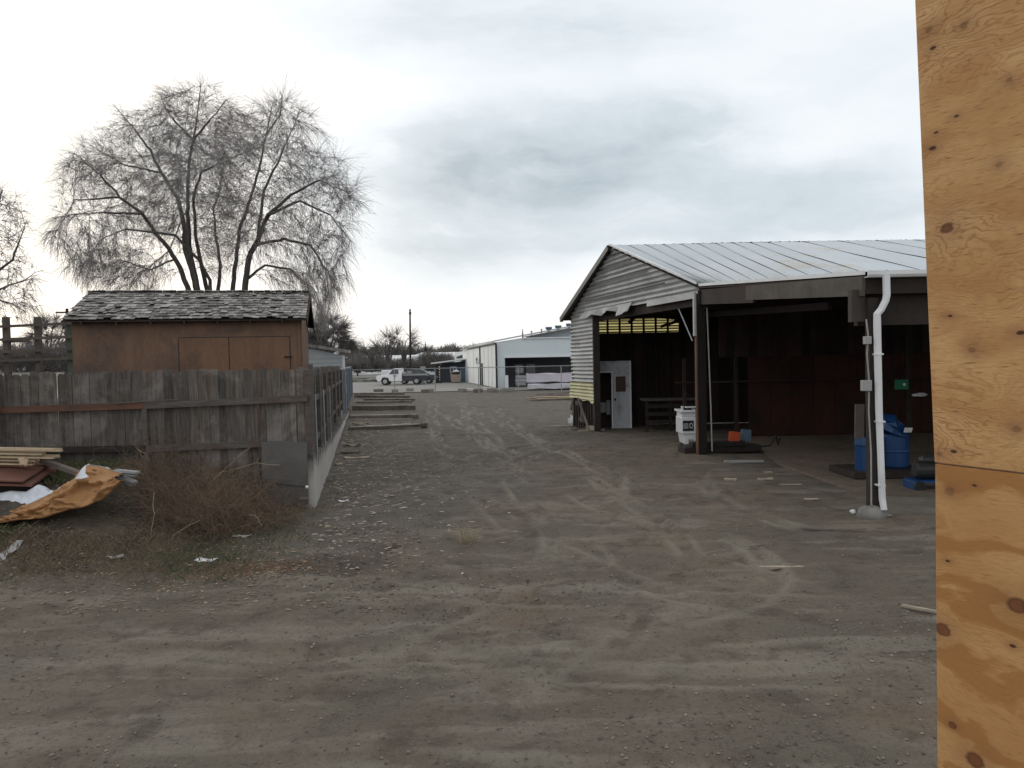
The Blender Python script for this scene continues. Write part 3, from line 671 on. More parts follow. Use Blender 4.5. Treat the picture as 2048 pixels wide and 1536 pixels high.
sp = n.n('ShaderNodeSeparateXYZ'); n.l(uv, sp.inputs[0]); U, V = sp.outputs[0], sp.outputs[1]
wob = n.noise(n.mapping(uv, (5., 9., 1), (3, 1, 0)), 1.0, 4, .5, .4); wob2 = n.noise(n.mapping(uv, (16, 45, 1)), 1.0, 3, .5)
f = n.math('ADD', V, n.math('MULTIPLY', wob, .30)); f = n.math('ADD', f, n.math('MULTIPLY', wob2, .022)); f = n.math('ADD', f, n.math('MULTIPLY', U, .12))
core = None; halo = None; big2 = None
for (px, py, r_, ty) in KN:
    ku, kv = plane_uv(px, py)
    vs = n.n('ShaderNodeVectorMath', operation='SUBTRACT'); n.l(uv, vs.inputs[0]); vs.inputs[1].default_value = (ku, kv, 0)
    vm = n.n('ShaderNodeVectorMath', operation='MULTIPLY'); n.l(vs.outputs[0], vm.inputs[0]); vm.inputs[1].default_value = ((.8, 1, 0), (.62, 1.15, 0), (.85, 1, 0))[ty]
    ln = n.n('ShaderNodeVectorMath', operation='LENGTH'); n.l(vm.outputs[0], ln.inputs[0]); dist = n.math('ADD', ln.outputs['Value'], n.math('MULTIPLY_ADD', wob2, r_*1.3, -r_*.65))
    q = n.math('DIVIDE', dist, r_); q2 = n.math('POWER', 2.718, n.math('MULTIPLY', n.math('POWER', n.math('DIVIDE', dist, r_*3.2), 2), -1.))
    f = n.math('ADD', f, n.math('MULTIPLY', q2, r_*2.2))
    st_ = .95 if ty else .35
    c_ = n.math('MULTIPLY', n.math('SUBTRACT', 1.0, n.math('MULTIPLY_ADD', q, 2.2, -1.6, clamp=True)), st_)
    if ty == 2: w2_ = n.math('SUBTRACT', 1.0, n.math('MULTIPLY_ADD', q, 3., -1.7, clamp=True)); big2 = w2_ if big2 is None else n.math('MAXIMUM', big2, w2_)
    core = c_ if core is None else n.math('MAXIMUM', core, c_)
    halo = n.math('MULTIPLY', q2, .75) if halo is None else n.math('MAXIMUM', halo, n.math('MULTIPLY', q2, .75))
rings = n.math('MULTIPLY_ADD', n.math('SINE', n.math('MULTIPLY', f, 420.)), .5, .5)
ringmask = n.ramp(n.noise(n.mapping(uv, (3, 5, 1), (7, 2, 0)), 1., 3), [(.40, .12), (.62, 1.)])
late = n.math('MULTIPLY', n.math('POWER', rings, 5.), ringmask)
fib = n.noise(n.mapping(uv, (40, 900, 1), rot=(0, 0, .10)), 1., 4, .6); fl2 = n.noise(n.mapping(uv, (25, 260, 1), rot=(0, 0, .10)), 1., 3, .6)
low = n.math('LESS_THAN', V, 0.)
col = n.mix(n.ramp(wob, [(.35, 0.), (.65, 1.)]), (.68, .425, .20), (.54, .305, .125))
col = n.mix(n.ramp(n.noise(n.mapping(uv, (5, 7, 1), (9, 9, 0)), 1., 5, .6), [(.45, 0.), (.70, .6)]), col, (.44, .22, .085))
col = n.mix(n.math('MULTIPLY', late, .72), col, (.33, .155, .055))
wide = n.ramp(n.math('MULTIPLY_ADD', n.math('SINE', n.math('MULTIPLY', f, 46.)), .5, .5), [(.55, 0.), (.85, 1.)])
col = n.mix(n.math('MULTIPLY', wide, n.math('MULTIPLY_ADD', low, .62, .20)), col, (.31, .115, .032))
col = n.mix(n.ramp(fib, [(.35, .5), (.58, 0.)]), col, (.33, .17, .07))
col = n.mix(n.ramp(fl2, [(.28, .85), (.42, 0.)]), col, (.19, .09, .04))
col = n.mix(n.math('MULTIPLY', low, .35), col, (.46, .24, .075))
col = n.mix(n.math('MULTIPLY', halo, .6), col, (.22, .10, .045))
col = n.mix(core, col, (.065, .026, .015)); col = n.mix(n.math('MULTIPLY', big2, n.ramp(wob2, [(.3, .9), (.7, .55)])), col, (.22, .085, .035))
h = n.math('SUBTRACT', n.math('MULTIPLY_ADD', fl2, .6, n.math('MULTIPLY', late, -.4)), n.math('MULTIPLY', core, .5))
n.bump(h, .35, .0012); MT['ply'] = n.done(col, .7, spec=.25)
PW = thing('plywood_wall', 'knotty orange plywood sheets standing upright at the near right edge', 'plywood wall', tuple(es-ev*2.0))
for nm, v0, v1 in (('lower_sheet', -2.02, -.0015), ('upper_sheet', .0015, 2.2)):
    lng = .62; org = Vector(WL[PW.name]); me = bpy.data.meshes.new(nm)
    if nm == 'upper_sheet': ku, kv = plane_uv(1832, 0); a_ = [(0, v0), (lng, v0), (lng, v1), (ku*v1/kv, v1)]
    else: ku, kv = plane_uv(1874, 1536); a_ = [(ku*v0/kv, v0), (lng, v0), (lng, v1), (0, v1)]
    off = .0018 if nm == 'upper_sheet' else 0
    vs = [es+er*u+ev*v-org+en*off for u, v in a_]+[es+er*u+ev*v-org-en*.018 for u, v in a_]
    me.from_pydata([tuple(v) for v in vs], [], [(0,1,2,3),(7,6,5,4),(0,4,5,1),(1,5,6,2),(2,6,7,3),(3,7,4,0)])
    ul = me.uv_layers.new(name='UVMap')
    for lp_ in me.loops: ul.data[lp_.index].uv = a_[lp_.vertex_index % 4]
    me.materials.append(MT['ply']); o = bpy.data.objects.new(nm, me); COL.objects.link(o); o.parent = PW
    bv = o.modifiers.new('bevel', 'BEVEL'); bv.width = .0012; bv.segments = 2
b = MB(); b.beam(es+er*.25-en*.04-ev*2, es+er*.25-en*.04+ev*2.2, .04, .04); b.build('stud', MT['lumber'], PW)
# ------------------------------------------------------------------ brown shed
sdir = Vector((-.215, 1, 0)).normalized(); sfr = Vector((-1, -.215, 0)).normalized()
c1 = PX(609, 16.0, 0); c1.z = .0
def S(u, v, z): return Vector((c1.x, c1.y, 0))+sfr*u+sdir*v+Vector((0, 0, z))
ze = P(609, 631, 16).z; zrd = P(618, 586, 17.5).z; WD = 4.42; DP_ = 3.0
SH = thing('brown_shed', 'small brown plywood shed with weathered shake roof behind the board fence', 'shed', tuple(S(2.2, 1.5, .8)))
b = MB(); gh = (zrd-ze)-.08
b.prism([S(0, 0, .7), S(0, 0, ze-.02), S(0, DP_/2, ze+gh), S(0, DP_, ze-.02), S(0, DP_, .7)], sfr*WD); b.build('walls', MT['shed_ply'], SH)
b = MB(); b.prism([S(-.004, .0, .7), S(-.004, .06, .7), S(-.004, .06, ze), S(-.004, 0, ze)], sfr*-.02); b.prism([S(.06, -.003, .7), S(0, -.003, .7), S(0, -.003, ze-.02), S(.06, -.003, ze-.02)], sdir*-.018); b.build('corner_trim', MT['shed_door'], SH)
def sx(px):
    a, c = 0.0, 6.0
    for _ in range(40):
        mth = (a+c)/2; p = S(mth, 0, 2); q = p-CAM; x = 1024+F*q.dot(right)/q.dot(fwd)
        if x > px: a = mth
        else: c = mth
    return (a+c)/2
d0, d1, d2 = sx(581), sx(460), sx(361); zd_ = P(470, 675, 15.7).z
for (u0, u1) in ((d0, d1-.012), (d1+.006, d2)):
    b = MB(); b.prism([S(u0, -.004, .8), S(u1, -.004, .8), S(u1, -.004, zd_), S(u0, -.004, zd_)], sdir*-.016); o = b.build('door', MT['shed_door'], SH)
    if u0 == d0:
        h_ = MB(); q = sx(574); h_.beam(S(q-.12, -.035, zd_-.42), S(q+.04, -.035, zd_-.42), .02, .025); h_.build('hasp', MT['black'], o)
b = MB()
for u in (d0-.012, d1, d2+.012): b.prism([S(u-.008, -.003, .8), S(u+.008, -.003, .8), S(u+.008, -.003, zd_+.015), S(u-.008, -.003, zd_+.015)], sdir*-.004)
b.prism([S(d0, -.003, zd_+.002), S(d2, -.003, zd_+.002), S(d2, -.003, zd_+.018), S(d0, -.003, zd_+.018)], sdir*-.004); b.build('door_gap', MT['blacktrim'], SH)
# shakes
b = MB(); rs = random.Random(5)
sl_ = Vector((sdir.x*DP_/2, sdir.y*DP_/2, zrd-ze)); sln = sl_.length; sl_.normalize(); nrm = sl_.cross(sfr).normalized()
if nrm.z < 0: nrm = -nrm
over_e, over_s = .22, .13
rows_ = 11; tot = sln+over_e
for side in (0, 1):
    for i in range(rows_):
        u = -over_s
        while u < WD+over_s:
            wd = rs.uniform(.07, .17); wd = min(wd, WD+over_s-u+.001)
            if wd < .02: break
            v0 = -over_e+i*tot/rows_+rs.uniform(-.018, .012); ln_ = tot/rows_*1.75
            lift = .012+rs.uniform(0, .016)+(rs.random() < .16)*rs.uniform(.01, .04); tone = rs.random()**1.2
            if rs.random() < .05: tone = 0; lift = .004
            if side == 0: base = S(u, 0, ze); d_ = sl_; nn = nrm
            else:
                base = S(u, DP_, ze); d_ = Vector((-sl_.x, -sl_.y, sl_.z)); nn = Vector((-nrm.x, -nrm.y, nrm.z))
            p0 = base+d_*v0+nn*(lift+.018); p1 = base+d_*(v0+ln_)+nn*.006
            cj = sfr*rs.uniform(-.006, .006)
            vs = [p0, p0+sfr*(wd-.008)+nn*rs.uniform(-.008, .012), p1+sfr*(wd-.008)+cj, p1+cj]
            b.add([v for v in vs]+[v-nn*.013 for v in vs], [(0,1,2,3),(7,6,5,4),(0,4,5,1),(1,5,6,2),(2,6,7,3),(3,7,4,0)], tone)
            u += wd
rf = b.build('roof', MT['shake'], SH)
b = MB()
for side in (0, 1):
    if side == 0: q = [S(-over_s, 0, ze)-sl_*over_e, S(-over_s, DP_/2, zrd)]
    else: q = [S(-over_s, DP_, ze)-Vector((-sl_.x, -sl_.y, sl_.z))*over_e, S(-over_s, DP_/2, zrd)]
    b.prism([q[0]+Vector((0,0,-.012)), q[1]+Vector((0,0,-.012)), q[1]+Vector((0,0,-.03)), q[0]+Vector((0,0,-.03))], sfr*(WD+2*over_s))
b.build('roof_boards', MT['darkwood'], SH)
b = MB()
for side in (0, 1):
    e0 = S(-over_s-.015, 0 if side == 0 else DP_, ze); dd = sl_ if side == 0 else Vector((-sl_.x, -sl_.y, sl_.z))
    b.beam(e0-dd*over_e-Vector((0,0,.08)), S(-over_s-.015, DP_/2, zrd-.08), .025, .16)
b.build('barge_board', MT['darkwood'], SH)
for i in range(7):
    b = MB(); u = .35+i*.64; b.beam(S(u, -.2, ze-.135), S(u, .3, ze-.0), .04, .09, tone=.9); b.build('rafter_tail', MT['darkwood'], SH)
# ------------------------------------------------------------------ board fences
def fence_boards(mb, a, b_, z0f, z1, seed, t=.02, wmin=.10, wmax=.145, gap=.003):
    rs = random.Random(seed); a = Vector(a); b_ = Vector(b_); L = (b_-a).length; d = (b_-a)/L; nn = Vector((d.y, -d.x, 0)); u = 0
    while u < L:
        wd = min(rs.uniform(wmin, wmax), L-u+.001); p = a+d*(u+wd/2); tilt = rs.uniform(-.006, .006); zt_ = z1+rs.uniform(-.035, .02); z0 = z0f(p.x, p.y)-.05
        off = nn*rs.uniform(-.006, .006); tone = min(1, max(0, rs.gauss(.5, .23)))
        hw = wd/2-gap/2-(rs.random() < .1)*.006
        sh = Vector((0, 0, 0))+d*tilt*(zt_-z0)
        vs = []
        for q in (off, off+nn*t):
            vs += [p-d*hw+q+Vector((0,0,z0)), p+d*hw+q+Vector((0,0,z0)), p+d*hw+q+sh+Vector((0,0,zt_-.03)), p+d*(hw-.025)+q+sh+Vector((0,0,zt_)), p-d*(hw-.025)+q+sh+Vector((0,0,zt_)), p-d*hw+q+sh+Vector((0,0,zt_-.03))]
        fs = [(0,1,2,3,4,5), (11,10,9,8,7,6)]+[(i, 6+i, 6+(i+1) % 6, (i+1) % 6) for i in range(6)]
        mb.add(vs, fs, tone); u += wd+(rs.random() < .12)*rs.uniform(.004, .014)
FZ = lambda x, y: .3 if x > -5 else .5
FF = thing('board_fence', 'weathered grey board fence facing the yard with horizontal rails', 'fence', (-6, 11.6, .5))
fz = P(620, 735, 12).z
fa, fb = Vector((-3.22, 12, 0)), Vector((-13.5, frontY(-13.5), 0))
b = MB(); fence_boards(b, fb, fa, lambda x, y: .05 if x > -4.6 else .35, fz, 3); b.build('boards', MT['fence'], FF)
fdir = (fa-fb).normalized(); fn_ = Vector((fdir.y, -fdir.x, 0)); fn_ = fn_ if fn_.y < 0 else -fn_
def FP(t, z, off=.05): p = fa-fdir*t+fn_*off; return Vector((p.x, p.y, z))
zr1 = P(600, 797, 11.9).z; zr2 = P(400, 890, 11.8).z
b = MB(); b.beam(FP(.05, zr1, .09), FP(2.5, zr1-.05, .09), .04, .10); b.build('upper_rail', MT['rail'], FF)
b = MB(); b.beam(FP(2.44, zr1-.045, .085), FP(4.62, zr1-.06, .085), .04, .10); b.build('upper_rail', MT['rustrail'], FF)
b = MB(); b.beam(FP(2.0, zr1+.035, .10), FP(2.95, zr1+.00, .10), .04, .02); b.build('split_lath', MT['rail'], FF)
b = MB(); b.beam(FP(4.75, zr1-.0, .085), FP(9.5, zr1-.04, .085), .04, .10); b.build('upper_rail', MT['rail'], FF)
b = MB(); b.beam(FP(.7, zr2, .09), FP(2.6, zr2-.02, .09), .05, .10); b.build('lower_rail', MT['rail'], FF)
b = MB(); b.beam(FP(2.5, zr2-.01, .10), FP(4.5, zr2+.02, .10), .07, .09); b.build('lower_rail', MT['darkwood'], FF)
b = MB(); b.beam(FP(4.5, zr2+.02, .08), FP(9.5, zr2+.0, .08), .07, .09); b.build('lower_rail', MT['darkwood'], FF)
b = MB(); b.box(FP(2.5, .95, .07), (.07, .07, 1.6)); b.build('post', MT['rail'], FF)
b = MB(); b.beam(FP(4.72, .2, .13), FP(4.78, zr1-.05, .13), .10, .08); b.build('post', MT['rail'], FF)
b = MB(); b.beam(FP(4.52, .3, .2), FP(4.66, P(50, 712, 11.4).z, .2), .10, .10); b.build('leaning_post', MT['rail'], FF)
b = MB(); b.beam(FP(4.75, zr1+.06, .2), FP(6.2, zr1+.05, .2), .09, .05); b.build('upper_rail_cap', MT['rail'], FF)
b = MB(); b.box(FP(.04, 1.55, .0), (.10, .10, 1.36)); b.build('corner_post', MT['rail'], FF)
p0, p1 = PX(531, 11.75, 0), PX(621, 11.80, 0)
n = NT('grey_delaminated_plywood'); a = n.noise(n.mapping(n.obj, (1, 1, 3)), 2, 8, .7, .5); c = n.mix(n.ramp(a, [(.3, 0.), (.7, 1.)]), (.13, .125, .118), (.085, .08, .076))
d = n.noise(n.mapping(n.obj, (26, 8, 3)), 1, 2); c = n.mix(n.ramp(d, [(.22, 1.), (.27, 0.)]), c, (.02, .018, .017)); n.bump(a, .3, .005); n.done(c, .9)
b = MB(); zt_ = P(590, 880, 11.9).z
def pf(u, v): return Vector((p0.x+(p1.x-p0.x)*u, p0.y-.09+(p1.y-p0.y)*u-.015*math.sin(v*3), .12+v*(zt_-.12)+.02*math.sin(u*5)*v))
b.grid(6, 6, pf); tag(b.build('plywood_sheet', n.m, solid=.014), 'grey delaminated plywood sheet leaning on the corner of the board fence', 'plywood sheet')
# side fence on its wall
def wz(y): return float(np.interp(y, [11.7, 12.5, 14, 20, 26, 34, 40], [.90, .86, .74, .46, .30, .08, -.1]))
CW = MB(); ys_ = np.linspace(11.75, 38, 60); k = len(ys_)
def cf(u, v):
    y = 11.75+u*26.3; x = sideX(y); z = max(.02, wz(y)+.012*math.sin(y*9)+.02*math.sin(y*2.3))
    if v < .34: return Vector((x+.0, y, -.3+v/.33*(z+.3) if v < .33 else z))
    return None
vs = []; fs = []
for i, y in enumerate(ys_):
    x = sideX(y); z = max(.0, wz(y)+.012*math.sin(y*9)+.02*math.sin(y*2.3))
    for j, (ox, oz) in enumerate(((0.02, -.3), (.01, z*.5), (0, z-.012), (-.012, z), (-.188, z), (-.2, z-.012), (-.2, -.3))): vs.append((x+ox, y+.01*math.sin(i*3)*(i > 0), oz))
m7 = 7
for i in range(k-1):
    for j in range(m7): fs.append((i*m7+j, (i+1)*m7+j, (i+1)*m7+(j+1) % m7, i*m7+(j+1) % m7))
fs += [tuple(range(m7)), tuple((k-1)*m7+j for j in range(m7))[::-1]]
CW.add(vs, fs)
n = NT('stained_concrete_wall'); sp = n.n('ShaderNodeSeparateXYZ'); n.l(n.obj, sp.inputs[0])
a = n.noise(n.obj, 1.4, 8, .65, .3); c = n.mix(n.ramp(a, [(.3, 0.), (.7, 1.)]), (.47, .46, .435), (.32, .315, .30))
dr = n.noise(n.mapping(n.obj, (1, 5, .5)), 1.3, 7, .7); hh = n.attr('tone')
top = n.math('ADD', hh, n.math('MULTIPLY_ADD', dr, 1.5, -.95)); c = n.mix(n.ramp(top, [(.35, 0.), (.75, .93)]), c, (.050, .042, .036))
n.bump(n.noise(n.obj, 22, 6, .6), .3, .01); n.done(c, .9)
CWo = CW.build('concrete_wall', n.m); tag(CWo, 'low concrete retaining wall under the side fence, stained dark along the top', 'wall')
tn = []
for i, y in enumerate(ys_): tn += [0, .30, .95, 1, 1, 1, 0]
CWo.data.attributes['tone'].data.foreach_set('value', np.array(tn, dtype=np.float32))
SF = thing('side_board_fence', 'old grey board fence on top of the concrete wall running away from the yard', 'fence', (-5, 20, .6))
b = MB(); fence_boards(b, (sideX(12.1)-.14, 12.1, 0), (sideX(29)-.14, 29, 0), lambda x, y: wz(y)+.06, fz-.0, 9, wmin=.12, wmax=.16); b.build('boards', MT['fence'], SF)
b = MB(); b.beam((sideX(12.2)-.05, 12.2, 1.72), (sideX(29)-.05, 29, 1.70), .04, .09); b.build('upper_rail', MT['rail'], SF)
b = MB(); b.beam((sideX(12.2)-.05, 12.2, 1.0), (sideX(29)-.05, 29, .95), .04, .09); b.build('lower_rail', MT['rail'], SF)
for i, y in enumerate((12.25, 14.3, 16.6, 19, 21.6, 24.5, 27.6)):
    b = MB(); h = 1.95 if i else 2.15; b.box((sideX(y)-.04, y, .5+h/2-.1), (.07, .09, h-.45), tone=.5+.1*(i % 3)); b.build('post', MT['rail'], SF)
for i, y in enumerate((12.9, 15.4, 18.1)):
    b = MB(); b.tube([(sideX(y)-.01, y, wz(y)-.1), (sideX(y)-.02, y, 1.8)], .022, 6); b.build('steel_stake', MT['zinc'], SF)
# ------------------------------------------------------------------ chain link fences
def chain(name, label, pts, hz, posts, mesh=.0022, cell=.11, group=None, slats=None):
    a, b_ = Vector(pts[0]), Vector(pts[1]); L = (b_-a).length; d = (b_-a)/L
    T = thing(name, label, 'fence', tuple((a+b_)/2), group)
    b = MB(); b.tube([a+Vector((0,0,hz)), b_+Vector((0,0,hz))], .028, 6); b.build('top_rail', MT['zinc'], T)
    for t in posts:
        b = MB(); p = a+d*t; b.tube([p, p+Vector((0,0,hz+.04))], .036, 6); b.build('post', MT['zinc'], T)
    b = MB(); nn = int(L/cell)
    for i in range(-int(hz/cell), nn):
        for s in (1, -1):
            u0, u1 = i*cell, i*cell+hz; z0, z1 = (0, hz) if s > 0 else (hz, 0)
            if u0 < 0: z0 += s*(-u0); u0 = 0
            if u1 > L: z1 -= s*(u1-L); u1 = L
            if u1-u0 < .02: continue
            q0, q1 = a+d*u0+Vector((0,0,.03+z0*.97)), a+d*u1+Vector((0,0,.03+z1*.97)); nn_ = Vector((d.y, -d.x, 0))*mesh
            b.add([q0-Vector((0,0,mesh)), q1-Vector((0,0,mesh)), q1+Vector((0,0,mesh)), q0+Vector((0,0,mesh))], [(0,1,2,3)])
    b.build('wire_mesh', MT['zinc'], T)
    return T
ya = 56.0; xs0 = PX(697, ya, 0).x
pt = [PX(x, ya, 0).x-xs0 for x in (699, 790, 871, 958, 1037, 1123, 1215, 1300)]
chain('chain_link_fence', 'chain link fence with grey top rail crossing the far end of the yard', [(xs0, ya, 0), (PX(1310, ya, 0).x, ya, 0)], 1.9, pt, cell=.16)
y0, y1 = 29.2, 55.8
CF = chain('side_chain_link_fence', 'chain link fence with blue grey tarp continuing the side board fence', [(sideX(y0)-.1, y0, .0), (sideX(y1)-.2, y1, 0)], 2.15, [0, 3.6, 7.2, 10.8, 14.4, 18, 21.6, 25.2], cell=.22)
slm = M('blue_grey_slats', (.10, .13, .17), (.045, .055, .07), None, 2, (1,4,1), tv=1.1, bump=0); rs = random.Random(2)
y = y0+.3
while y < y1-2:
    wd = rs.uniform(.15, .6)
    if rs.random() < .72: b = MB(); b.box((sideX(y)-.14, y+wd/2, 1.12), (.02, wd, 1.9), rz=.19, tone=rs.random()); b.build('tarp_slat', slm, CF)
    y += wd+rs.uniform(.02, .3)
# ------------------------------------------------------------------ timber rack at the left
def rackp(px, D, z): return PX(px, D, z)
TR = thing('timber_rack', 'tall open timber rack with three rails standing left of the brown shed', 'rack', (-14.5, 21, .85))
for px, yt in ((17, 641), (80, 641), (144, 636)):
    p = PX(px, 21, 2); z = P(px, yt, 21).z; b = MB(); b.box((p.x, 21, (z+.7)/2+.1), (.14, .14, z-.7)); b.build('post', MT['greenpost'] if px == 144 else MT['beamgrey'], TR)
for ya_, yb_ in ((654, 646), (680, 673), (705, 697), (722, 716)):
    q0 = P(-60, ya_+2, 20.85); q1 = P(158, yb_, 20.85); b = MB(); b.beam(q0, q1, .05, .07); b.build('rail', MT['beamgrey'], TR)
b = MB(); b.beam(P(5, 681, 21.1), P(60, 679, 21.1), .05, .14); b.build('plank', MT['oldlumber'], TR)
# ------------------------------------------------------------------ neighbouring grey house
HN = thing('grey_house', 'pale grey sided outbuilding with low shingled roof behind the side fence', 'outbuilding', (-11.5, 37, 0))
hx = lambda px, D: PX(px, D, 1.5).x
za_ = P(625, 692, 34).z; zb_ = P(694, 712, 34).z
e0 = P(622, 697, 34.5); e1 = P(688, 711, 34.5)
b = MB(); b.prism([Vector((e0.x-2.5, 34.5, .2)), Vector((e1.x, 34.5, .2)), Vector((e1.x, 34.5, e1.z)), Vector((e0.x, 34.5, e0.z)), Vector((e0.x-2.5, 34.5, e0.z-.5))], (-1.3, 6, 0)); b.build('walls', MT['siding'], HN)
b = MB()
for k in range(12):
    z = .4+k*.2
    b.beam((e0.x-2.5, 34.485, z), (e1.x, 34.485, z), .012, .016)
b.build('siding_lines', MT['greybox'], HN)
b = MB()
r0_, r1_ = P(616, 693, 34.2), P(697, 706, 34.2)
b.prism([r0_+Vector((-.1,0,0)), r1_, r1_+Vector((0, 0, .14)), r0_+Vector((-.1, 0, .14))], (-1.3, 6.6, .1)); b.build('roof', MT['shake'], HN)
b = MB(); b.box((e1.x-.02, 34.45, (e1.z+.2)/2), (.1, .06, e1.z-.2)); b.build('corner_board', MT['whitepaint'], HN)
# ------------------------------------------------------------------ white steel building beyond the fence
D1 = 66.0; D0_ = 90.0
HB = thing('steel_building', 'long white steel building with tall sliding doors and an open bay facing the yard', 'warehouse', (8, 75, 0))
c0 = P(994, 684, D1); cL = P(925, 699, D0_); zt = c0.z
pr = c0.copy(); pf_ = cL.copy()
b = MB(); b.prism([Vector((pr.x, pr.y, 0)), Vector((pf_.x, pf_.y, 0)), Vector((pf_.x, pf_.y, pf_.z)), Vector((pr.x, pr.y, zt))], (.2, .05, 0)); b.build('side_wall', MT['whitewall'], HB)
zh_ = P(1080, 713, D1).z; xo = P(1010, 745, D1).x; xr_ = 26.0; ztop = P(1148, 675, D1).z
b = MB()
def ft(x): return zt+(x-c0.x)*(P(1148, 654, D1).z-zt)/(P(1148, 654, D1).x-c0.x)
xt = P(1046, 680, D1).x
b.prism([(c0.x, D1, 0), (xo, D1, 0), (xo, D1, zh_), (xr_, D1, zh_-.05), (xr_, D1, ztop), (xt+.4, D1, ztop), (xt-.2, D1, ft(xt)-.1), (c0.x, D1, zt)], (0, .2, 0)); b.build('front_wall', MT['bluewhite'], HB)
b = MB(); b.beam((xo, D1-.06, zh_), (xr_, D1-.06, zh_-.05), .12, .12); b.beam((xt-.1, D1-.06, ztop+.02), (xr_, D1-.06, ztop+.02), .12, .10); b.beam((c0.x, D1-.03, 0), (c0.x, D1-.03, zt), .06, .08, upv=(0,1,0)); b.beam((xo-.03, D1-.03, 0), (xo-.03, D1-.03, zh_), .05, .08, upv=(0,1,0)); b.build('white_trim', MT['whitepaint'], HB)
xpk = 15.0; zpk = ft(xpk)
b = MB(); b.prism([(xt+.3, D1+1.0, ztop-.5), (xr_, D1+1.0, ztop-.5), (xr_, D1+1.0, zpk-.4), (xpk, D1+1.0, zpk), (xt+.3, D1+1.0, ft(xt+.3))], (0, .1, 0)); b.build('upper_gable', MT['bluewhite'], HB)
b = MB()
ln = Vector((pf_.x-pr.x, pf_.y-pr.y, 0))
b.prism([(c0.x-.25, D1-.1, zt+.02), (xpk, D1-.1, zpk+.05), (xpk, D1-.1, zpk+.16), (c0.x-.25, D1-.1, zt+.14)], ln+Vector((0, .5, 0)))
b.prism([(xpk, D1-.1, zpk+.05), (xr_+.5, D1-.1, zpk-.5), (xr_+.5, D1-.1, zpk-.4), (xpk, D1-.1, zpk+.16)], ln+Vector((0, .5, 0))); b.build('roof', MT['steel'], HB)
b = MB(); b.beam((xt+.1, D1-.14, ft(xt)+.0), (xpk, D1-.14, zpk), .06, .09); b.beam(Vector((pr.x-.27, D1, zt-.03)), Vector((pf_.x-.27, D0_, pf_.z-.03)), .1, .12); b.build('eave_shadow_trim', MT['greybox'], HB)
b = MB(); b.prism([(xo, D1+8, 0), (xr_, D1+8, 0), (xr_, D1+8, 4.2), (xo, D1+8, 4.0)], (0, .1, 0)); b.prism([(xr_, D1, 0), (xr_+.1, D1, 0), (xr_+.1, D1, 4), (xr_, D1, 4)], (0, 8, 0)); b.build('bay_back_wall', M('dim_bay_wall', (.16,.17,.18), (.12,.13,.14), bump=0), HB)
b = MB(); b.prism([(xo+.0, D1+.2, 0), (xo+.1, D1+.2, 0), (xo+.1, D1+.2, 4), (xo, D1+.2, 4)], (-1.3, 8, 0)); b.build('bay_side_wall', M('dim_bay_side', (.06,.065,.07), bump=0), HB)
# the sliding doors in the long wall
sd_ = (Vector((pf_.x, pf_.y, 0))-Vector((pr.x, pr.y, 0))); sL = sd_.length; sd_.normalize(); so_ = Vector((-sd_.y, sd_.x, 0))
if so_.x > 0: so_ = -so_
def SW(t, z, off): p = Vector((pr.x, pr.y, 0))+sd_*t+so_*off; return Vector((p.x, p.y, z))
def st(px):
    a, c = 0., sL
    for _ in range(40):
        mth = (a+c)/2; q = SW(mth, 2, .1)-CAM; x = 1024+F*q.dot(right)/q.dot(fwd)
        if x > px: a = mth
        else: c = mth
    return (a+c)/2
zdo = zt-.22
for i, (xa_, xb_) in enumerate(((996, 978), (977, 962.5), (960, 937))):
    b = MB(); t0, t1 = st(xa_), st(xb_); zz = zdo-.12*t0/sL
    b.prism([SW(t0, .05, .06), SW(t1, .05, .06), SW(t1, zz, .06), SW(t0, zz, .06)], so_*.08, tone=.4+.2*i); dr = b.build('sliding_door', MT['whitewall'], HB)
    b = MB(); tm = (t0+t1)/2
    for q in (tm,): b.prism([SW(q-.03, .1, .145), SW(q+.03, .1, .145), SW(q+.03, zz-.1, .145), SW(q-.03, zz-.1, .145)], so_*.01)
    b.build('panel_seam', MT['greybox'], dr)
b = MB(); t0, t1 = st(997.5), st(937); b.beam(SW(t0-.1, zdo+.06, .14), SW(t1, zdo-.05, .14), .12, .12); b.beam(SW(t0-.15, .0, .12), SW(t0-.15, zdo, .12), .12, .16, upv=so_)
b.beam(SW(st(961.5), .0, .15), SW(st(961.5), zdo, .15), .10, .16, upv=so_); b.beam(SW(st(966), .0, .17), SW(st(966), 2.2, .17), .10, .22, upv=so_); b.build('door_track', MT['blacktrim'], HB)
b = MB(); q = st(955.5); c_ = SW(q, 2.45, .17)
k = 16
for rr, zz, z2 in ((.45, .95, 0),):
    b.prism([c_+sd_*(1.3*math.cos(2*math.pi*j/k))+Vector((0, 0, .42*math.sin(2*math.pi*j/k)))+Vector((0,0,0)) for j in range(k)], so_*.02)
bd = b.build('round_badge', MT['paper'], HB)
b = MB(); 
for (du, dz_, ru, rz_) in ((0, .12, .55, .17), (0, -.2, .32, .10)): b.prism([c_+so_*.025+sd_*(du+ru*math.cos(2*math.pi*j/k))+Vector((0, 0, dz_+rz_*math.sin(2*math.pi*j/k))) for j in range(k)], so_*.015)
b.build('badge_mark', MT['blacktrim'], bd)
